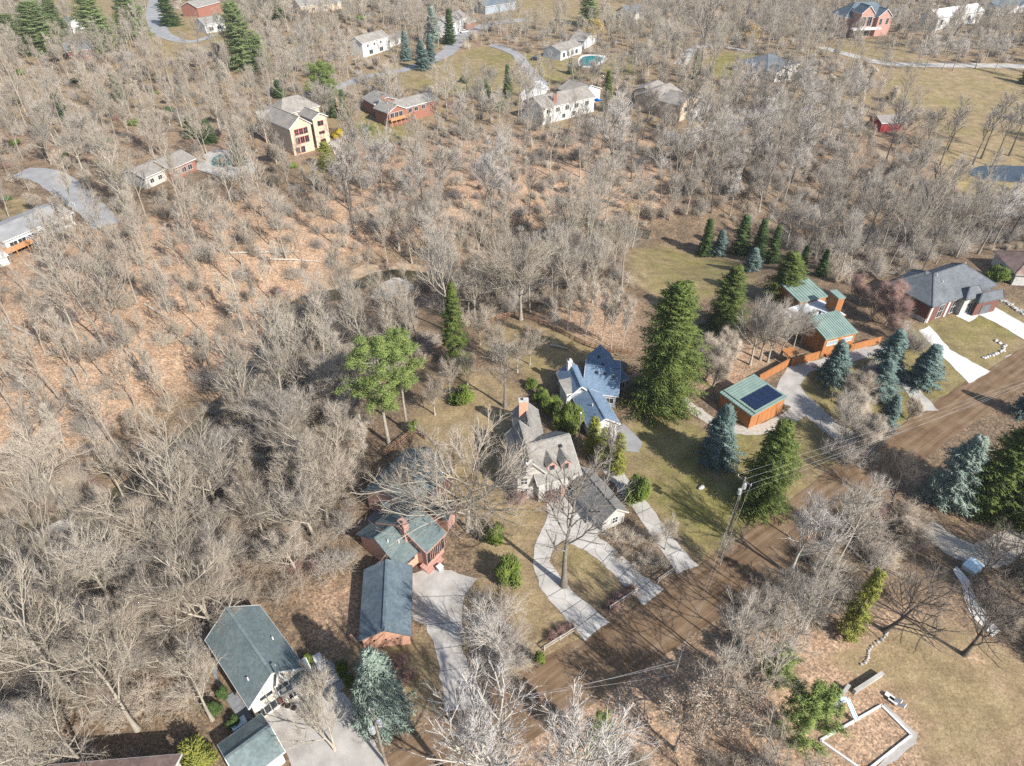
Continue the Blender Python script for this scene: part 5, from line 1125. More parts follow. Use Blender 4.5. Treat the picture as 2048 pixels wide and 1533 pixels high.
conifer(P_, 'pine_green', (1545, 1365), 1310, 36, 'faint green pine among dry-leaved trees by the road')
conifer(P_, 'pine_green', (1190, 1520), 1440, 27, 'small soft green pine at the foot of the pale-twigged tree')
conifer(B_, 'gold_bush', (400, 1530), 1478, 36, 'yellow-green bamboo-like clump beside the sage-roofed garage', 'shrub')
for x, y, ty, hw in ((432, 1425, 1400, 14), (448, 1392, 1372, 12), (470, 1450, 1432, 14)): conifer(B_, 'bush_dark', (x, y), ty, hw, 'low dark evergreen shrub along the shaded patio of the cream house', 'shrub', 'shrubs along the cream house patio')
for x, y, ty, hw in ((685, 1345, 1318, 13), (698, 1368, 1346, 11), (618, 1330, 1308, 11)): conifer(B_, 'bush', (x, y), ty, hw, 'small clipped evergreen beside the parking court patio', 'shrub', 'evergreens by the parking court')
conifer(B_, 'forsythia', (676, 274), 254, 13, 'bright yellow flowering bush beside the stucco house', 'shrub')
conifer('cedar_tree', 'cedar', (655, 338), 286, 20, 'yellow-green evergreen below the stucco house')
conifer(B_, 'bush', (1990, 560), 525, 22, 'dark hedge clump between the hip-roofed house and brown-roofed house', 'shrub')
conifer(S_, 'blue_b', (2042, 830), 768, 22, 'blue-green spruce at the road edge by the new driveway')

# ---------------------------------------------------------------- bare trees set one by one
def baretree(key, base, top, label, group=None, tilt=(0, 0), wide=1.0, name='bare_tree'):
    b, h = height_between(base, top); Hn = {'tall1': 19, 'tall2': 20, 'tall3': 18, 'spread1': 14, 'spread2': 13, 'spread3': 12, 'round': 9, 'pale1': 19, 'pale2': 16, 'dark1': 15, 'dark2': 20, 'slim': 13, 'red': 8, 'gold': 11, 'leafy': 11, 'grand': 18, 'tall4': 21, 'yard': 17}[key]
    s = h / Hn; TREE_AT.append((b[0], b[1], 2.2)); me_ = PROTO[key]
    return place_tree(name, me_, b, (s * wide, s * wide, s), RND.random() * 6.28, label, 'tree', group, tilt)
baretree('grand', (938, 1060), 845, 'huge pale-limbed bare tree spreading over the brick house', wide=1.15)
baretree('yard', (1128, 1172), 905, 'big bare tree growing inside the loop of the driveway')
baretree('pale2', (985, 1650), 1412, 'whitish bare tree crown overhanging the road and brick house drive', wide=1.15)
baretree('pale2', (1130, 1660), 1422, 'whitish bare tree overhanging the dirt road beside its twin', wide=1.0)
baretree('pale2', (1580, 1150), 985, 'white-twigged bare tree on the road verge beyond the utility pole', wide=1.1)
baretree('pale1', (985, 462), 282, 'tall white-crowned bare tree on the ravine slope below the ranch house')
baretree('pale1', (1222, 365), 188, 'tall white-crowned bare tree above the creek bend')
baretree('pale1', (1592, 330), 212, 'white-crowned bare tree in the wet flats')
baretree('dark2', (1400, 150), -20, 'very tall dark-trunked tree with pale crown beside the far driveway', wide=1.3)
baretree('dark1', (1928, 1310), 1180, 'dark-barked bare tree with upswept limbs on the leafy lawn', wide=1.25)
baretree('dark1', (1768, 1262), 1130, 'dark many-branched bare tree leaning over the leafy lawn', tilt=(0, 0.25), wide=1.3)
baretree('dark1', (1950, 1165), 1060, 'dark bare tree beside the pale covered tub', wide=1.1)
baretree('yard', (1010, 815), 668, 'forked grey bare tree at the chimney end of the dormer house', wide=1.15)
baretree('yard', (1215, 965), 830, 'bare grey tree rising among the drive-side cedars', wide=0.7)
baretree('grand', (1042, 640), 430, 'tall pale forked tree at the back fence of the lawn', wide=0.8)
baretree('spread2', (1330, 1100), 1030, 'small dark bare tree between the two concrete drives', wide=0.7)
baretree('spread2', (1440, 1130), 1070, 'thin bare tree overhanging the narrow drive mouth', wide=0.7)
for x, y, ty in ((1690, 800, 715), (1680, 850, 760), (1705, 905, 810), (1815, 840, 790), (1730, 770, 700)):
    baretree('round', (x, y), ty, 'rounded grey-brown bare ornamental tree inside the drive loop', 'ornamental trees in the drive loop', wide=1.15)
baretree('spread3', (1690, 890), 810, 'low wide bare tree at the drive mouth by the dirt road', wide=1.1)
for x, y, ty in ((1500, 730, 590), (1535, 725, 600), (1560, 715, 610), (1520, 720, 585), (1585, 700, 600), (1600, 690, 615)):
    baretree('spread1', (x, y), ty, 'leaning grey bare tree in the grove before the modern house', 'grove before the modern house', wide=0.75)
for x, y, ty in ((1410, 760, 660), (1390, 745, 650), (1440, 735, 640), (1425, 775, 690)):
    baretree('round', (x, y), ty, 'tan twiggy tree in the thicket between giant spruce and solar garage', 'thicket behind the solar garage', wide=1.0)
for x, y, ty in ((1740, 640, 555), (1770, 650, 570), (1760, 620, 545), (1720, 610, 545), (1790, 680, 625)):
    baretree('red', (x, y), ty, 'reddish-twigged small tree in front of the hip-roofed house', 'reddish trees by the hip-roofed house', wide=1.2)
for x, y, ty in ((1010, 1330, 1175), (985, 1300, 1200), (1000, 1350, 1290)):
    baretree('pale2', (x, y), ty, 'pale leaning bare tree in the bed between the two drives', 'trees in the bed between the drives', tilt=(0.05, -0.2), wide=0.8)
for x, y, ty in ((565, 640, 585), (600, 620, 590)): baretree('gold', (x, y), ty, 'golden-twigged willow clump at the creek bend', 'willows at the creek', name='willow_tree')
baretree('gold', (1500, 92), 40, 'golden willow by the far driveway', name='willow_tree'); baretree('gold', (1385, 300), 230, 'golden willow below the beige house terrace', name='willow_tree'); baretree('gold', (1190, 92), 25, 'golden willow above the kidney pool', name='willow_tree')
baretree('gold', (1260, 440), 400, 'golden brushy tree on the eroded creek bank', name='willow_tree')
for x, y, ty in ((1400, 1480, 1350), (1450, 1450, 1340), (1350, 1500, 1390), (730, 640, 565)):
    baretree('leafy', (x, y), ty, 'tree holding dry brown leaves' + (' at the creek bank' if x < 800 else ' in the roadside wood'), 'trees holding dry leaves', wide=1.1)
for x, y, ty in ((1432, 1392, 1200), (1462, 1352, 1180), (1492, 1330, 1170), (1522, 1402, 1225), (1552, 1342, 1160), (1582, 1302, 1140), (1478, 1442, 1270), (1532, 1285, 1130), (1410, 1455, 1290), (1610, 1260, 1110)):
    baretree('tall4', (x, y), ty, 'lanky bare tree on the near verge casting striped shade on the dirt road', 'lanky verge trees shading the road')
baretree('spread1', (815, 1020), 920, 'bushy bare tree against the back of the brick house', wide=0.75)
baretree('spread2', (640, 1420), 1330, 'thin bare tree shading the parking court', wide=0.6); baretree('spread3', (670, 1500), 1390, 'leaning bare tree at the mouth of the parking court', wide=0.7)
for x, y, ty in ((1985, 335, 200), (1962, 318, 180), (2018, 312, 170), (1880, 330, 210), (1895, 300, 190), (1945, 330, 215)):
    baretree('dark2', (x, y), ty, 'tall dark-trunked bare tree on the open lawn near the pond', 'lawn trees near the pond', wide=1.1)
for x, y, ty in ((1830, 145, 85), (1850, 140, 60), (1885, 140, 70), (1905, 142, 65), (1950, 138, 60), (1990, 140, 70)):
    baretree('pale1', (x, y), ty, 'pale slender tree lining the far pale street', 'trees lining the far street')
for x, y, ty in ((1105, 690, 590), (1135, 660, 560), (1160, 655, 555), (1185, 650, 560), (1205, 680, 575), (1222, 700, 570), (1245, 705, 590), (1170, 690, 610), (1140, 640, 550), (1225, 650, 560)):
    baretree('slim', (x, y), ty, 'slender dark-stemmed tree standing in rust leaf litter behind the fence', 'slender trees behind the back fence')
for x, y, ty in ((150, 1400, 1130), (275, 1460, 1250), (425, 1440, 1290), (160, 765, 620), (178, 755, 655), (412, 616, 505), (250, 1000, 870)):
    baretree('tall3' if y > 900 else 'tall2', (x, y), ty, 'stout pale-trunked tree ' + ('in the deep woods beside the cream house' if y > 900 else 'on the leaf-covered slope across the creek'), 'stout pale trunks ' + ('near' if y > 900 else 'far'))
for x, y, ty in ((960, 690, 610), (985, 720, 640), (1060, 730, 650), (1035, 745, 670), (935, 770, 700), (900, 790, 715), (870, 830, 750)):
    baretree('spread2', (x, y), ty, 'twiggy tree on the back lawn behind the dormer house', 'back lawn trees', wide=0.9)

# ---------------------------------------------------------------- woods: the largest as single trees, the rest as one mass
ZONES = [  # pixel outline, spacing (m), kinds, phrase, brush spacing
    ([(-200, 510), (300, 430), (560, 410), (700, 510), (610, 590), (500, 720), (330, 880), (150, 960), (-200, 1040)], 7.4, ('wisp1', 'tall2', 'wisp2', 'tall4', 'wisp1', 'slim', 'slim', 'wisp2'), 'on the leaf-covered slope across the creek', 7.0),
    ([(-200, 1040), (150, 960), (330, 880), (520, 720), (640, 610), (760, 620), (890, 700), (770, 760), (715, 820), (770, 900), (700, 1000), (700, 1130), (610, 1190), (440, 1230), (420, 1600), (-200, 1600)], 5.2, ('spread1', 'spread2', 'spread3', 'tall1', 'tall3', 'tall5', 'spread2', 'round', 'slim'), 'in the dense ravine woods', 3.0),
    ([(700, 520), (860, 470), (1200, 440), (1280, 480), (1250, 560), (1265, 600), (1100, 630), (960, 640), (890, 690), (850, 570)], 6.0, ('tall1', 'spread1', 'tall3', 'tall4', 'slim', 'tall5'), 'in the flats behind the back fence', 4.5),
    ([(1300, 470), (1200, 430), (1400, 300), (1500, 210), (1700, 240), (1740, 330), (1900, 390), (2250, 400), (2250, 520), (1990, 500), (1780, 560), (1650, 580), (1540, 470), (1400, 430)], 6.6, ('slim', 'tall1', 'dark2', 'slim', 'tall4', 'pale1', 'spread1', 'tall5'), 'in the wet flats beyond the meadow', 4.6),
    ([(560, 410), (700, 310), (900, 260), (1250, 265), (1420, 290), (1300, 450), (860, 470), (700, 510)], 8.4, ('wisp1', 'tall4', 'dark2', 'pale1', 'slim', 'wisp2', 'slim'), 'on the ravine slope below the far houses', 5.5),
    ([(1500, 1190), (1560, 1130), (1680, 1040), (1760, 990), (1860, 1010), (1880, 1070), (1820, 1130), (1720, 1190), (1650, 1260), (1560, 1350), (1540, 1400), (1640, 1600), (1150, 1660), (1250, 1540), (1380, 1440), (1450, 1330)], 6.6, ('tall4', 'dark1', 'leafy', 'spread2', 'tall3', 'tall5', 'round'), 'in the roadside wood', 3.2),
    ([(1980, 1150), (2300, 1100), (2300, 1340), (2080, 1330), (1990, 1260)], 6.0, ('dark1', 'spread1'), 'by the gravel lane', 3.4),
    ([(-900, -60), (3000, -60), (3000, 420), (1900, 390), (1740, 330), (1700, 240), (1500, 210), (1420, 290), (1250, 265), (900, 260), (700, 310), (560, 410), (300, 430), (-900, 560)], 8.8, ('wisp1', 'tall2', 'tall4', 'spread1', 'wisp2', 'tall3', 'round', 'slim'), 'among the houses across the valley', 8.0),
]
ZW = [(np.array(z[0], float),) + z[1:] for z in ZONES]
rng = np.random.default_rng(2024)
def blocked(x, y, margin_lawn=True):
    b = np.zeros(x.shape, bool)
    for k in KEEP: b |= in_poly(x, y, k)
    if margin_lawn:
        for p, g in LAWN_W: b |= in_poly(x, y, p)
    for tx, ty, r in TREE_AT: b |= (x - tx) ** 2 + (y - ty) ** 2 < r * r
    return b
def scatter(cell, jit, zi, brush=False):
    X, Y = np.meshgrid(np.arange(-430, 430, cell), np.arange(18, 560, cell)); X = (X + rng.uniform(-jit, jit, X.shape) * cell).ravel(); Y = (Y + rng.uniform(-jit, jit, Y.shape) * cell).ravel()
    Z = ground(X, Y); px, py = proj(X, Y, Z); k = in_poly(px, py, ZW[zi][0])
    for j in range(zi): k &= ~in_poly(px, py, ZW[j][0])
    X, Y, Z, px, py = (q[k] for q in (X, Y, Z, px, py)); k = ~blocked(X, Y) & (seg_dist(X, Y, CREEK) > (3.2 if brush else 5.5))
    return [q[k] for q in (X, Y, Z, px, py)]
HN = {'wisp1': 19, 'wisp2': 18, 'tall4': 21, 'tall5': 17, 'tall1': 19, 'tall2': 20, 'tall3': 18, 'spread1': 14, 'spread2': 13, 'spread3': 12, 'round': 9, 'pale1': 19, 'dark1': 15, 'dark2': 20, 'slim': 13, 'leafy': 11}
LOOK = {'wisp1': 'wispy tall bare tree with few twigs', 'wisp2': 'wispy open-crowned bare tree', 'tall4': 'lanky bare tree with a thin high crown', 'tall5': 'twin-stemmed tall bare tree', 'tall1': 'tall grey bare tree with a clear trunk', 'tall2': 'tall tan bare tree with upswept narrow crown', 'tall3': 'tall tan-twigged bare tree with open crown', 'spread1': 'broad grey bare tree with crooked limbs',
        'spread2': 'broad tan bare tree with dense twigs', 'spread3': 'twin-stemmed spreading bare tree', 'round': 'low round-crowned bare tree', 'pale1': 'white-twigged tall bare tree', 'dark1': 'dark-barked bare tree with wide limbs',
        'dark2': 'tall dark-trunked bare tree', 'slim': 'slender pale-stemmed young tree', 'leafy': 'small tree holding dry brown leaves'}
cand = []
for zi, z in enumerate(ZW):
    X, Y, Z, px, py = scatter(z[1], 0.46, zi)
    for i in range(len(X)):
        key = z[2][rng.integers(len(z[2]))]; s = float(np.clip(rng.lognormal(-0.2, 0.24), 0.45, 1.3))
        d = math.hypot(X[i], Y[i], CAMH); vis = (-30 < px[i] < 2078) and (-20 < py[i] < 1700)
        cand.append((HN[key] * s / d * (1 if vis else 0), key, X[i], Y[i], Z[i], s, z[3], rng.random() * 6.28, rng.normal(0, 0.07), rng.normal(0, 0.07)))
cand.sort(key=lambda c: -c[0])
MARKS = [(p[0], p[1], n) for p, n in ((at(*q), n) for q, n in (((520, 1330), 'cream house'), ((770, 1200), 'brick garage'), ((820, 1030), 'brick house'), ((790, 840), 'pair of light green pines'), ((785, 580), 'pale sandbar'),
    ((910, 720), 'tall narrow spruce'), ((1100, 660), 'curved back fence'), ((1400, 540), 'open meadow'), ((1620, 650), 'orange modern house'), ((1870, 590), 'hip-roofed house'), ((2000, 350), 'pond'), ((1790, 250), 'red barn'),
    ((600, 280), 'stucco house'), ((800, 230), 'brick ranch house'), ((340, 340), 'low house with covered pool'), ((70, 470), 'long low white house'), ((1457, 1060), 'transformer pole'), ((1760, 1440), 'empty pool'), ((1940, 1130), 'pale blue tub'),
    ((600, 610), 'golden willows'), ((300, 930), 'mouth of the ravine creek'), ((120, 1075), 'far sandbar in the woods'), ((240, 1500), 'brown-roofed house'), ((1240, 450), 'eroded creek bank'), ((1130, 220), 'brick and white house'), ((1370, 220), 'beige terrace house'), ((500, 506), 'fallen logs'), ((160, 765), 'stout leaning trunk'), ((1420, 1320), 'dry-leaved trees'), ((1890, 960), 'roadside spruces'))) ]
def near(x, y): return min(MARKS, key=lambda q: (q[0] - x) ** 2 + (q[1] - y) ** 2)[2]
NIND = 200
for c in cand[:NIND]:
    _, key, x, y, z, s, ph, rz, tx, ty = c
    place_tree('bare_tree', PROTO[key], (x, y, z), (s * RND.uniform(0.8, 1.3), s * RND.uniform(0.8, 1.3), s), rz, LOOK[key] + ' near the ' + near(x, y), 'tree', LOOK[key] + ' near the ' + near(x, y), (tx, ty))
print('WOODS', len(cand), 'singles', NIND)

def mass(name, label, cat, rows, sources):
    """one countless mass: points carrying kind, turn and size; each point shows a copy of a tree standing in the scene"""
    me = bpy.data.meshes.new(name); n = len(rows); me.vertices.add(n)
    me.vertices.foreach_set("co", np.array([r[1:4] for r in rows], np.float32).ravel())
    me.attributes.new("kind_id", 'INT', 'POINT').data.foreach_set("value", np.array([r[0] for r in rows], np.int32))
    me.attributes.new("turn", 'FLOAT_VECTOR', 'POINT').data.foreach_set("vector", np.array([r[4:7] for r in rows], np.float32).ravel())
    me.attributes.new("size", 'FLOAT_VECTOR', 'POINT').data.foreach_set("vector", np.array([r[7:10] for r in rows], np.float32).ravel())
    o = bpy.data.objects.new(name, me); COL.objects.link(o); o["kind"] = "stuff"; tag(o, label, cat)
    ng = bpy.data.node_groups.new(name, 'GeometryNodeTree')
    ng.interface.new_socket("Geometry", in_out='INPUT', socket_type='NodeSocketGeometry'); ng.interface.new_socket("Geometry", in_out='OUTPUT', socket_type='NodeSocketGeometry')
    N, Lk = ng.nodes, ng.links; gi, gout = N.new("NodeGroupInput"), N.new("NodeGroupOutput")
    def named(nm, ty):
        a = N.new("GeometryNodeInputNamedAttribute"); a.data_type = ty; a.inputs["Name"].default_value = nm; return a.outputs["Attribute"]
    fj = N.new("GeometryNodeJoinGeometry")
    er = N.new("FunctionNodeEulerToRotation"); Lk.new(named("turn", 'FLOAT_VECTOR'), er.inputs[0])
    for ki, objs in enumerate(sources):
        # points of this kind only
        sep = N.new("GeometryNodeSeparateGeometry"); sep.domain = 'POINT'; cmp_ = N.new("FunctionNodeCompare"); cmp_.data_type = 'INT'; cmp_.operation = 'EQUAL'
        ci = [s for s in cmp_.inputs if s.type == 'INT']; Lk.new(named("kind_id", 'INT'), ci[0]); ci[1].default_value = ki
        Lk.new(gi.outputs[0], sep.inputs["Geometry"]); Lk.new(cmp_.outputs[0], sep.inputs["Selection"])
        for ob in objs:
            oi = N.new("GeometryNodeObjectInfo"); oi.transform_space = 'ORIGINAL'; oi.inputs["Object"].default_value = ob; oi.inputs["As Instance"].default_value = True
            ip = N.new("GeometryNodeInstanceOnPoints"); Lk.new(sep.outputs[0], ip.inputs["Points"]); Lk.new(oi.outputs["Geometry"], ip.inputs["Instance"])
            Lk.new(er.outputs[0], ip.inputs["Rotation"]); Lk.new(named("size", 'FLOAT_VECTOR'), ip.inputs["Scale"]); Lk.new(ip.outputs[0], fj.inputs[0])
    Lk.new(fj.outputs[0], gout.inputs[0])
    md = o.modifiers.new("copies", 'NODES'); md.node_group = ng
    return o
def first_parts(meshes):
    out = []
    for me_ in meshes:
        if me_ is None: continue
        for ob in bpy.data.objects:
            if ob.data is me_: out.append(ob); break
    return out
keys = [k for k in HN]
rows = []
for c in cand[NIND:]:
    _, key, x, y, z, s, ph, rz, tx, ty = c
    rows.append((keys.index(key), x, y, z, tx, ty, rz, s * RND.uniform(0.75, 1.3), s * RND.uniform(0.75, 1.3), s))
mass('far_woods', 'mass of leafless trees filling the ravine and the land across the valley', 'woods', rows, [first_parts(PROTO[k]) for k in keys])

# ---------------------------------------------------------------- brush
def shrub(key, base, top, label, group, wide=1.0):
    b, h = height_between(base, top); Hs = {'brush1': 3.0, 'brush2': 2.2, 'brush3': 3.6, 'brush_red': 1.6, 'brush_tan': 2.6}[key]; s = h / Hs
    o = bpy.data.objects.new('bare_shrub', SHRUB[key]); COL.objects.link(o); o.location = [float(q) for q in b]; o.scale = (s * wide, s * wide, s); o.rotation_euler = (0, 0, RND.random() * 6.28)
    return tag(o, label, 'shrub', group)
for x, y, ty in ((1055, 985, 965), (1075, 990, 968), (1040, 1000, 980), (1100, 998, 975)): shrub('brush_red', (x, y), ty, 'low russet shrub along the front of the dormer house', 'shrubs before the dormer house', 1.2)
for x, y, ty in ((1230, 1212, 1202), (1250, 1195, 1186), (1262, 1180, 1171), (1238, 1200, 1190), (1215, 1218, 1209)): shrub('brush_red', (x, y), ty, 'dark low shrub behind the split rail fence inside the loop', 'shrubs behind the loop fence', 1.3)
for x, y, ty in ((1120, 1268, 1258), (1105, 1276, 1266), (1138, 1258, 1249)): shrub('brush_red', (x, y), ty, 'dark low shrub behind the split rail fence by the rounded drive', 'shrubs behind the drive fence', 1.3)
for x, y, ty in ((1230, 1080, 1062), (1260, 1085, 1066), (1290, 1110, 1092), (1245, 1110, 1096), (1280, 1130, 1114), (1320, 1130, 1110), (1300, 1085, 1068)): shrub('brush_tan', (x, y), ty, 'bare twiggy shrub between the garage end and the narrow drive', 'shrubs by the garage end', 1.2)
for x, y, ty in ((1010, 1230, 1195), (975, 1260, 1230), (955, 1290, 1262), (985, 1330, 1300), (1020, 1290, 1255), (1040, 1330, 1305), (1000, 1360, 1330), (960, 1210, 1185)): shrub('brush3', (x, y), ty, 'grey bare shrub in the planted bed between the two drives', 'shrubs between the drives', 1.3)
for x, y, ty in ((1690, 925, 885), (1665, 910, 880), (1720, 925, 890), (1745, 880, 850), (1835, 700, 668), (1815, 690, 660), (1800, 665, 640)): shrub('brush3', (x, y), ty, 'grey bare shrub on the verge around the drive loop', 'shrubs around the drive loop', 1.2)
for x, y, ty in ((800, 1330, 1318), (815, 1355, 1345)): shrub('brush_red', (x, y), ty, 'small russet shrub in the lawn bed beside the silver spruce', 'shrubs beside the silver spruce', 1.4)
rows = []; bk = ['brush1', 'brush2', 'brush3', 'brush_tan', 'brush_red']
for zi, z in enumerate(ZW):
    X, Y, Z, px, py = scatter(z[4], 0.48, zi, True); w = (4, 4, 2, 2, 0.4) if zi in (1, 2, 5, 6) else (2, 3, 3, 3, 0.4); w = np.array(w) / sum(w)
    vis = (px > -150) & (px < 2200)
    for i in np.nonzero(vis)[0]:
        s = 0.6 + 0.8 * rng.random(); rows.append((int(rng.choice(5, p=w)), X[i], Y[i], Z[i], 0, 0, rng.random() * 6.28, s * 1.15, s * 1.15, s))
print('BRUSH', len(rows))
for k in ('brush1', 'brush2'):
    shrub(k, (1500, 1255) if k == 'brush1' else (1478, 1290), 1225 if k == 'brush1' else 1268, 'brown bare shrub at the edge of the roadside wood', 'edge shrubs of the roadside wood')
mass('undergrowth', 'tangled leafless undergrowth beneath the woods', 'undergrowth', rows, [first_parts((SHRUB[k],)) for k in bk])

# ---------------------------------------------------------------- utility poles and wires
def pole(base, top_py, label, arms=True, can=True):
    b, h = height_between(base, top_py); t = thing('utility_pole', label, 'utility pole', b)
    m = MB(); m.cyl(b - [0, 0, 0.4], b + [0, 0, h], 0.17, 0.11, 10); m.build('post', M['pole_wood'], t)
    d = rd / np.linalg.norm(rd); s = np.array([-d[1], d[0], 0]); ends = []
    if arms:
        m = MB(); m.bar(b + s * -1.2 + [0, 0, h - 0.7], b + s * 1.2 + [0, 0, h - 0.7], 0.12, 0.14); a = m.build('crossarm', M['pole_wood'], t)
        for k in (-1.1, 0.0, 1.1):
            m = MB(); m.cyl(b + s * k + [0, 0, h - 0.62], b + s * k + [0, 0, h - 0.32], 0.06, 0.05, 6); m.build('insulator', M['white'], a); ends.append(b + s * k + [0, 0, h - 0.32])
    else: ends = [b + [0, 0, h - 0.3], b + [0, 0, h - 1.0]]
    if can:
        for k, z in ((0.42, 2.0), (-0.42, 2.6)):
            m = MB(); c = b + d * k + [0, 0, h - z]; m.cyl(c - [0, 0, 0.45], c + [0, 0, 0.45], 0.27, 0.27, 12); cc = m.build('transformer', M['steel'], t)
            m = MB(); m.cyl(c + [0, 0, 0.44], c + [0, 0, 0.62], 0.06, 0.05, 6); m.build('bushing', M['white'], cc)
    ends.append(b + [0, 0, h - 3.2]); return ends
def cable(p, q, sag, label, r=0.010):
    n = 14; pts = []
    for k in range(n + 1):
        f = k / n; x = np.array(p) * (1 - f) + np.array(q) * f; x[2] -= sag * 4 * f * (1 - f); pts.append(x)
    V, T = tube(np.array([pts]), np.full((1, n + 1), r), 4); me_ = tmesh('power_line', [(V, T)], M['wire']); o = bpy.data.objects.new('power_line', me_); COL.objects.link(o)
    return tag(o, label, 'wire', label)
pa = pole((1457, 1068), 955, 'wooden utility pole with crossarm and two grey transformer cans by the spruce')
pb = pole((772, 1530), 1432, 'wooden utility pole at the end of the parking court hedge', True, True)
pc = pole((1330, 1420), 1318, 'wooden utility pole hidden in the roadside wood', False, False)
off = at(2230, 760) + [0, 0, 9.5]
for k, e in enumerate(pa): cable(e, off + [0.0, 0.8 * k, -0.5 * k], 1.0, 'power line running from the spruce-side pole along the dirt road')
for k in range(2): cable(pa[min(k, len(pa) - 1)], pc[min(k, len(pc) - 1)], 0.5, 'power line between the spruce-side pole and the pole in the wood')
for k in range(3): cable(pb[k], pc[min(k, len(pc) - 1)], 0.9, 'power line between the parking court pole and the pole in the wood')
t = thing('lamp_post', 'slim grey post between the arborvitae hedge and the drive-side cedars', 'post', at(1156, 895)); b, h = height_between((1156, 895), 826)
m = MB(); m.cyl(b - [0, 0, 0.3], b + [0, 0, h], 0.13, 0.10, 8); m.build('post', M['pole_wood'], t); m = MB(); m.cyl(b + [0, 0, h], b + [0, 0, h + 0.12], 0.16, 0.04, 8); m.build('cap', M['steel'], t)

# ---------------------------------------------------------------- fences
def rail_fence(label, px, mat_, h=1.1, gap=2.6, rails=2, w=0.09):
    C_ = catmull([at(*p) for p in px], 4) if len(px) > 2 else [at(*p) for p in px]
    t = thing('rail_fence', label, 'fence', C_[0]); P_ = [C_[0]]; acc = 0
    for a, b in zip(C_[:-1], C_[1:]):
        L = np.linalg.norm(b - a); n = max(1, round(L / gap)) if len(px) == 2 else 1; P_ += [a + (b - a) * (k + 1) / n for k in range(n)]
    for p in P_: p[2] = float(ground(p[0], p[1]))
    for p in P_: m = MB(); m.box((p[0], p[1], p[2] + h / 2 - 0.1), w * 1.6, w * 1.6, h + 0.25, RND.random()); m.build('post', M[mat_], t)
    for a, b in zip(P_[:-1], P_[1:]):
        for k in range(rails):
            z = h * (k + 0.8) / rails; m = MB(); m.bar(a + [0, 0, z + RND.uniform(-0.04, 0.04)], b + [0, 0, z + RND.uniform(-0.04, 0.04)], w, w * 1.4); m.build('rail', M[mat_], t)
rail_fence('weathered split rail fence beside the rounded drive by the road', [(1088, 1302), (1153, 1262)], 'rail_wood')
rail_fence('weathered split rail fence across the front of the drive loop', [(1219, 1222), (1272, 1187)], 'rail_wood')
rail_fence('broken split rail fence at the mouth of the narrow drive', [(1316, 1166), (1350, 1142)], 'rail_wood')
rail_fence('long curved rust-coloured rail fence at the edge of the back lawn', [(968, 662), (985, 645), (1020, 634), (1060, 640), (1095, 655), (1130, 672), (1170, 692), (1215, 705), (1265, 708)], 'rust_rail', 1.2, 2.4, 3)
rail_fence('brown rail fence enclosing the yard behind the brick house', [(768, 915), (800, 890), (830, 868), (850, 880)], 'rust_rail', 1.4, 2.4, 3)
rail_fence('white railing along the street end drive', [(108, 380), (128, 400), (150, 412)], 'white', 0.9, 3, 2)

# ---------------------------------------------------------------- pools, garden things
pad("pool_deck", [(392, 340), (396, 318), (425, 300), (460, 302), (505, 320), (512, 345), (470, 362), (430, 352)], M['concrete'], 0.12, 1.5)
t = pad("pool_cover", [(424, 330), (427, 317), (442, 311), (458, 317), (460, 330), (440, 336)], M['poolcover'], 0.2, 1.5, True); del t["kind"]; tag(t, 'teal covered swimming pool beside the low brick-walled house', 'pool cover')
pad("pool_deck", [(1156, 124), (1164, 112), (1195, 110), (1215, 116), (1205, 128), (1185, 136), (1163, 135)], M['concrete_new'], 0.14, 2, True)
t = pad("pool_cover", [(1160, 124), (1167, 115), (1190, 113), (1206, 118), (1196, 126), (1182, 132), (1165, 132)], M['poolcover'], 0.22, 2, True); del t["kind"]; tag(t, 'kidney-shaped teal pool cover behind the sunroom house', 'pool cover')
def boulder(name, px, r, label, group=None, matk='rock', seed=0, sq=0.7):
    p = at(*px) if len(px) == 2 else np.array(px); rg = np.random.default_rng(seed); import bmesh
    bm = bmesh.new(); bmesh.ops.create_icosphere(bm, subdivisions=2, radius=r)
    ph = rg.random(6) * 6.28
    for v in bm.verts:
        c = v.co; k = 1 + 0.16 * math.sin(3 * c.x / r + ph[0]) + 0.14 * math.sin(4 * c.y / r + ph[1]) + 0.1 * math.sin(5 * c.z / r + ph[2]); v.co = Vector((c.x * k, c.y * k * 0.85, c.z * k * sq))
    me_ = bpy.data.meshes.new(name); bm.to_mesh(me_); bm.free(); me_.materials.append(M[matk]); o = bpy.data.objects.new(name, me_); COL.objects.link(o); o.location = (p[0], p[1], p[2] + r * 0.25); o.rotation_euler = (0, 0, rg.random() * 6.28)
    return tag(o, label, 'boulder', group)
boulder('boulder', (1402, 977), 0.55, 'single grey boulder lying on the sunny lawn')
row = [at(1990, 682), at(2010, 692), at(2005, 702), at(1985, 712), at(1962, 718)]
k = 0
for a, b in zip(row[:-1], row[1:]):
    n = int(np.linalg.norm(b - a) / 0.7)
    for i in range(n):
        p = a + (b - a) * i / n; boulder('boulder', (p[0] + RND.uniform(-.15, .15), p[1] + RND.uniform(-.15, .15), float(ground(p[0], p[1]))), 0.32 + 0.12 * RND.random(), 'pale rock in the landscape edging on the new front lawn', 'rock edging on the new front lawn', 'stone', k); k += 1
for i in range(26):
    p = at(1990 + 62 * RND.random(), 600 + 0); q = at(1998 + i * 2.4, 600 + i * 1.3 + RND.uniform(-3, 3)); boulder('boulder', tuple(q), 0.35 + 0.2 * RND.random(), 'grey rock in the stone bank beside the new driveway', 'stone bank beside the new driveway', 'rock', 100 + i)
for i in range(16):
    f = i / 15; q = at(1773 - 52 * f + 6 * math.sin(f * 9), 1262 + 68 * f); boulder('boulder', tuple(q), 0.16 + 0.1 * RND.random(), 'small stone in the winding garden edging on the leafy lawn', 'winding stone edging', 'rock', 200 + i)
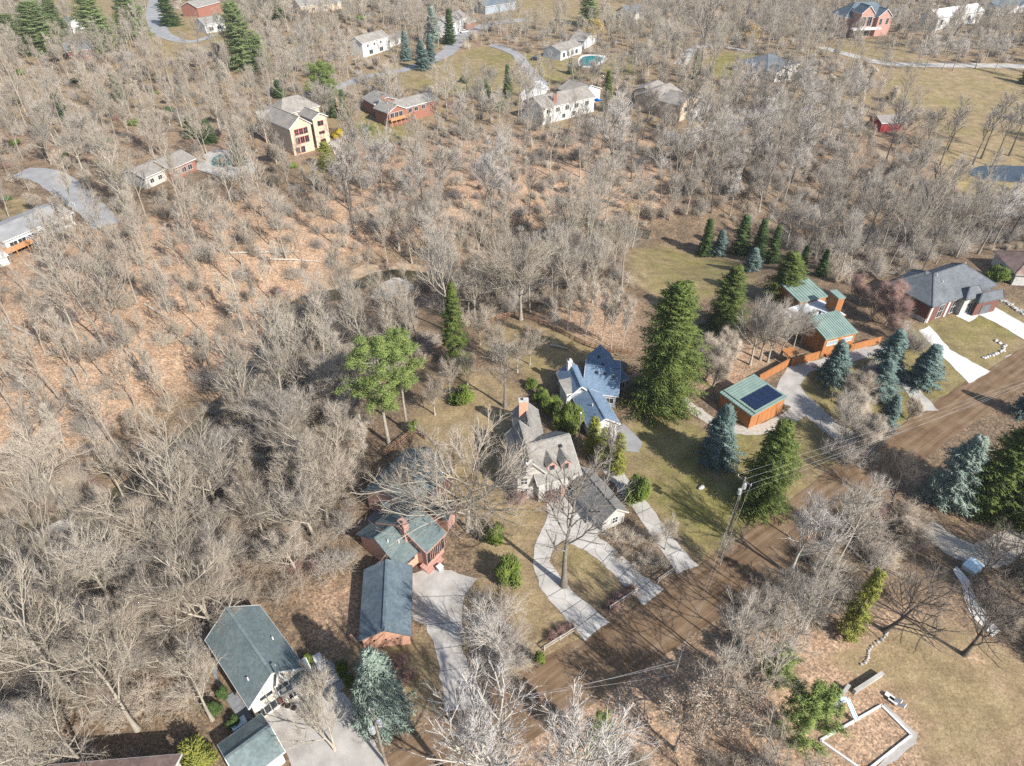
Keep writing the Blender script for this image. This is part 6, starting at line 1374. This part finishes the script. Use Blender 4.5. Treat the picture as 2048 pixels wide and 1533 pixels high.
# empty pool with white coping
ring = [at(1762, 1412), at(1822, 1472), at(1730, 1545), at(1640, 1482)]
t = thing('empty_pool', 'leaf-filled rectangular pool frame with white coping', 'pool', ring[0])
for a, b in zip(ring, ring[1:] + ring[:1]):
    m = MB(); m.bar(a + [0, 0, 0.08], b + [0, 0, 0.08], 0.24, 0.26); m.build('coping', M['white'], t)
pad("pool_apron", [(1770, 1408), (1835, 1470), (1830, 1490), (1760, 1545), (1735, 1550), (1822, 1474), (1764, 1412)], M['concrete'], 0.06)
t = thing('pool_slide', 'pale blue curved pool slide at the pool edge', 'slide', at(1700, 1428))
S = [at(1672, 1418) + [0, 0, 1.9], at(1684, 1416) + [0, 0, 1.8], at(1694, 1426) + [0, 0, 1.3], at(1704, 1438) + [0, 0, 0.75], at(1711, 1446) + [0, 0, 0.5]]; S = catmull(S, 5)
m = MB()
for a, b in zip(S[:-1], S[1:]):
    m.bar(a, b, 0.5, 0.06)
    d = b - a; sd = np.cross(d, [0, 0, 1.0]); sd /= np.linalg.norm(sd)
    for g in (-1, 1): m.bar(a + sd * g * 0.25 + [0, 0, 0.1], b + sd * g * 0.25 + [0, 0, 0.1], 0.06, 0.2)
m.build('slide_bed', M['blue_plastic'], t)
for g in (-0.2, 0.2): m = MB(); q = S[0]; m.cyl((q[0] - 0.5, q[1] + g - 0.3, float(ground(q[0], q[1])) - 0.1), (q[0], q[1] + g, q[2]), 0.035); m.build('ladder_rail', M['steel'], t)
for k in range(6): m = MB(); q = S[0]; f = k / 6; m.bar((q[0] - 0.5 * (1 - f), q[1] - 0.5 + 0.3 * f, 0.15 + 1.7 * f), (q[0] - 0.5 * (1 - f), q[1] + 0.1 + 0.1 * f, 0.15 + 1.7 * f), 0.06); m.build('rung', M['steel'], t)
for lab, p0, p1, hh in (('low concrete retaining wall running down to the pool slide', (1645, 1432), (1678, 1406), 0.7), ('low concrete retaining wall above the empty pool', (1706, 1388), (1762, 1352), 0.7), ('short concrete wall end beside the leafy steps', (1676, 1404), (1694, 1378), 0.9)):
    a, b = at(*p0), at(*p1); m = MB(); mm = (a + b) / 2; d = b - a; m.obox(mm + [0, 0, hh / 2 - 0.15], d / 2 * [1, 1, 0], np.array([-d[1], d[0], 0]) / np.linalg.norm(d) * 0.16, (0, 0, hh / 2 + 0.15))
    m.bar(a + [0, 0, hh + 0.06], b + [0, 0, hh + 0.06], 0.42, 0.1); o = m.build('retaining_wall', M['concrete']); tag(o, lab, 'wall')
def lounge(px, rz, label, group=None):
    p = at(*px); t = thing('lounge_chair', label, 'chair', p, group); ca, sa = math.cos(rz), math.sin(rz); X = np.array([ca, sa, 0]); Y = np.array([-sa, ca, 0])
    m = MB(); m.obox(p + X * 0.3 + [0, 0, 0.34], X * 0.6, Y * 0.3, (0, 0, 0.04)); m.build('seat', M['white'], t)
    m = MB(); m.obox(p - X * 0.55 + [0, 0, 0.58], X * 0.34 + np.array([0, 0, -0.22]), Y * 0.3, np.array([0.03 * ca, 0.03 * sa, 0.04])); m.build('backrest', M['white'], t)
    for a in (-0.3, 0.8):
        for b in (-0.26, 0.26): m = MB(); m.obox(p + X * a + Y * b + [0, 0, 0.15], X * 0.03, Y * 0.03, (0, 0, 0.17)); m.build('leg', M['steel'], t)
for k in range(2): lounge((1784 + k * 7, 1400 + k * 9), 2.3, 'white folded lounge chair in the stack beside the empty pool', 'lounge chairs by the empty pool')
for k, (x, y, rz) in enumerate(((664, 1366, 0.6), (676, 1352, 0.9))): lounge((x, y), rz, 'pale patio chair on the grey patio by the parking court', 'patio chairs by the parking court')
def cabinet(name, px, sx, sy, sz, rz, body, lid, label, cat):
    p = at(*px); t = thing(name, label, cat, p); m = MB(); m.box(p + [0, 0, sz / 2], sx, sy, sz, rz); m.build('body', M[body], t); m = MB(); m.box(p + [0, 0, sz + 0.06], sx * 1.06, sy * 1.06, 0.12, rz); m.build('lid', M[lid], t)
    m = MB(); m.box(p + [math.cos(rz) * sx * 0.53, math.sin(rz) * sx * 0.53, sz * 0.7], 0.06, 0.3, 0.08, rz); m.build('handle', M['dark'], t)
cabinet('storage_chest', (640, 1330), 2.0, 0.9, 0.8, 2.1, 'steel', 'white', 'white lidded chest on the grey patio beside the cream house', 'chest')
cabinet('covered_tub', (1942, 1138), 2.2, 1.8, 0.8, 0.6, 'steel', 'blue_plastic', 'pale blue covered tub beside the gravel lane', 'hot tub')
cabinet('air_conditioner', (880, 1140), 0.8, 0.7, 0.7, 0.7, 'steel', 'white', 'white air conditioner box beside the brick entry steps', 'appliance')
cabinet('storage_box', (480, 1452), 1.6, 1.0, 0.6, 0.7, 'steel', 'blue_plastic', 'pale storage box at the shaded patio corner of the cream house', 'box')
cabinet('mailbox', (1763, 888), 0.5, 0.35, 1.1, 0.6, 'dark', 'dark', 'black mailbox where the modern house drive meets the road', 'mailbox')
cabinet('mailbox', (1005, 1376), 0.5, 0.35, 1.1, 0.6, 'dark', 'dark', 'black mailbox where the brick house drive meets the road', 'mailbox')
cabinet('waste_bin', (1790, 718), 0.7, 0.7, 1.1, 0.4, 'orange', 'brick_dark', 'rust-brown bin beside the tall blue spruce and drive', 'bin')
pad("flagstone_walk", [(1905, 1140), (1915, 1135), (1935, 1160), (1950, 1190), (1968, 1225), (2000, 1262), (1985, 1275), (1950, 1240), (1930, 1205), (1922, 1170)], M['concrete_new'], 0.06)
for i, (x, y) in enumerate(((524, 1427), (552, 1410), (590, 1420), (577, 1416))):
    p = at(x, y); t = thing('planter', 'round pale clay planter at the front of the cream house', 'planter', p, 'planters of the cream house'); m = MB(); m.cyl(p, p + [0, 0, 0.55], 0.32, 0.45, 14); m.build('pot', M['terracotta'], t); m = MB(); m.cyl(p + [0, 0, 0.5], p + [0, 0, 0.57], 0.37, 0.37, 14); m.build('soil', M['mulch'], t)
t = thing('trampoline', 'black round trampoline behind the blue-roofed house', 'trampoline', at(1238, 742)); q = at(1238, 738); m = MB(); m.cyl(q + [0, 0, 0.75], q + [0, 0, 0.82], 1.7, 1.7, 22); m.build('mat', M['dark'], t)
for k in range(6): m = MB(); a_ = k * 1.047; m.cyl(q + [1.6 * math.cos(a_), 1.6 * math.sin(a_), -0.1], q + [1.6 * math.cos(a_), 1.6 * math.sin(a_), 0.78], 0.04); m.build('leg', M['steel'], t)
t = thing('patio_umbrella', 'bright blue umbrella on the terrace of the brick and white house', 'umbrella', at(1193, 212)); q = at(1193, 212); m = MB(); m.cyl(q, q + [0, 0, 2.7], 0.04); m.build('pole', M['steel'], t); m = MB(); m.cyl(q + [0, 0, 2.1], q + [0, 0, 2.9], 1.9, 0.05, 10); m.build('canopy', M['blue'], t)
# fallen logs on the far slope
for i, (p0, p1) in enumerate((((455, 508), (600, 506)), ((1100, 692), (1135, 700)), ((30, 655), (95, 690)), ((540, 520), (640, 525)), ((290, 610), (350, 650)))):
    a, b = at(*p0), at(*p1); V, T = tube(np.array([[a + [0, 0, 0.2], (a + b) / 2 + [0, 0, 0.35], b + [0, 0, 0.2]]]), np.array([[0.28, 0.22, 0.12]]), 7); me_ = tmesh('fallen_log', [(V, T)], M['bark_pale'], True); o = bpy.data.objects.new('fallen_log', me_); COL.objects.link(o); tag(o, 'pale fallen log lying on ' + ('rust leaf litter behind the back fence' if i == 1 else 'the leaf-covered slope across the creek'), 'log', 'fallen logs')

# ---------------------------------------------------------------- cars
def car(px, rz, paint, label):
    p = at(*px); t = thing('parked_car', label, 'car', p + [0, 0, 0.1]); ca, sa = math.cos(rz), math.sin(rz); X, Y, Z_ = np.array([ca, sa, 0]), np.array([-sa, ca, 0]), np.array([0, 0, 1.0]); p = p + [0, 0, 0.1]
    def prof(pts, hw, hw2=None):
        m = MB(); m.prism([p + X * a + Z_ * b - Y * (hw if k < 99 else hw) for k, (a, b) in enumerate(pts)], [p + X * a + Z_ * b + Y * hw for a, b in pts]); return m
    prof([(-2.25, 0.35), (2.2, 0.35), (2.28, 0.65), (2.1, 0.85), (1.0, 0.98), (-2.0, 1.02), (-2.3, 0.8)], 0.9).build('body', M[paint], t)
    prof([(0.95, 0.97), (0.35, 1.45), (-1.2, 1.47), (-1.95, 1.0)], 0.74).build('cabin', M['glass'], t)
    prof([(0.3, 1.44), (0.28, 1.5), (-1.18, 1.52), (-1.22, 1.45)], 0.76).build('roof', M[paint], t)
    for a in (-1.4, 1.4):
        for s_ in (-1, 1):
            c = p + X * a + Y * s_ * 0.86 + Z_ * 0.24; m = MB(); m.cyl(c - Y * 0.11, c + Y * 0.11, 0.33, 0.33, 14); w_ = m.build('wheel', M['tyre'], t); m = MB(); m.cyl(c + Y * s_ * 0.1, c + Y * s_ * 0.13, 0.19, 0.19, 10); m.build('rim', M['steel'], w_)
    for s_ in (-1, 1): m = MB(); m.obox(p + X * 2.24 + Y * s_ * 0.6 + Z_ * 0.7, X * 0.05, Y * 0.2, Z_ * 0.07); m.build('headlight', M['white'], t)
car((930, 66), 0.5, 'car_white', 'white car parked in front of the white porch house')
car((1072, 121), -0.3, 'car_dark', 'dark car parked on the driveway of the sunroom house')

# ---------------------------------------------------------------- the thin haze over the valley
hz = MB(); hz.box((0, 1970, 37), 5400, 4700, 96); ho = hz.build('haze', None); ho["kind"] = "stuff"; ho["label"] = 'thin pale haze hanging over the valley'; ho["category"] = 'haze'
hm = bpy.data.materials.new('haze_air'); hm.use_nodes = True; nt = hm.node_tree; nt.nodes.remove(nt.nodes["Principled BSDF"])
pv = nt.nodes.new("ShaderNodeVolumePrincipled"); pv.inputs["Color"].default_value = (0.86, 0.90, 0.96, 1); pv.inputs["Density"].default_value = 0.00011; pv.inputs["Anisotropy"].default_value = 0.2
nt.links.new(pv.outputs[0], nt.nodes["Material Output"].inputs["Volume"]); ho.data.materials.append(hm)
SC.cycles.volume_bounces = 0
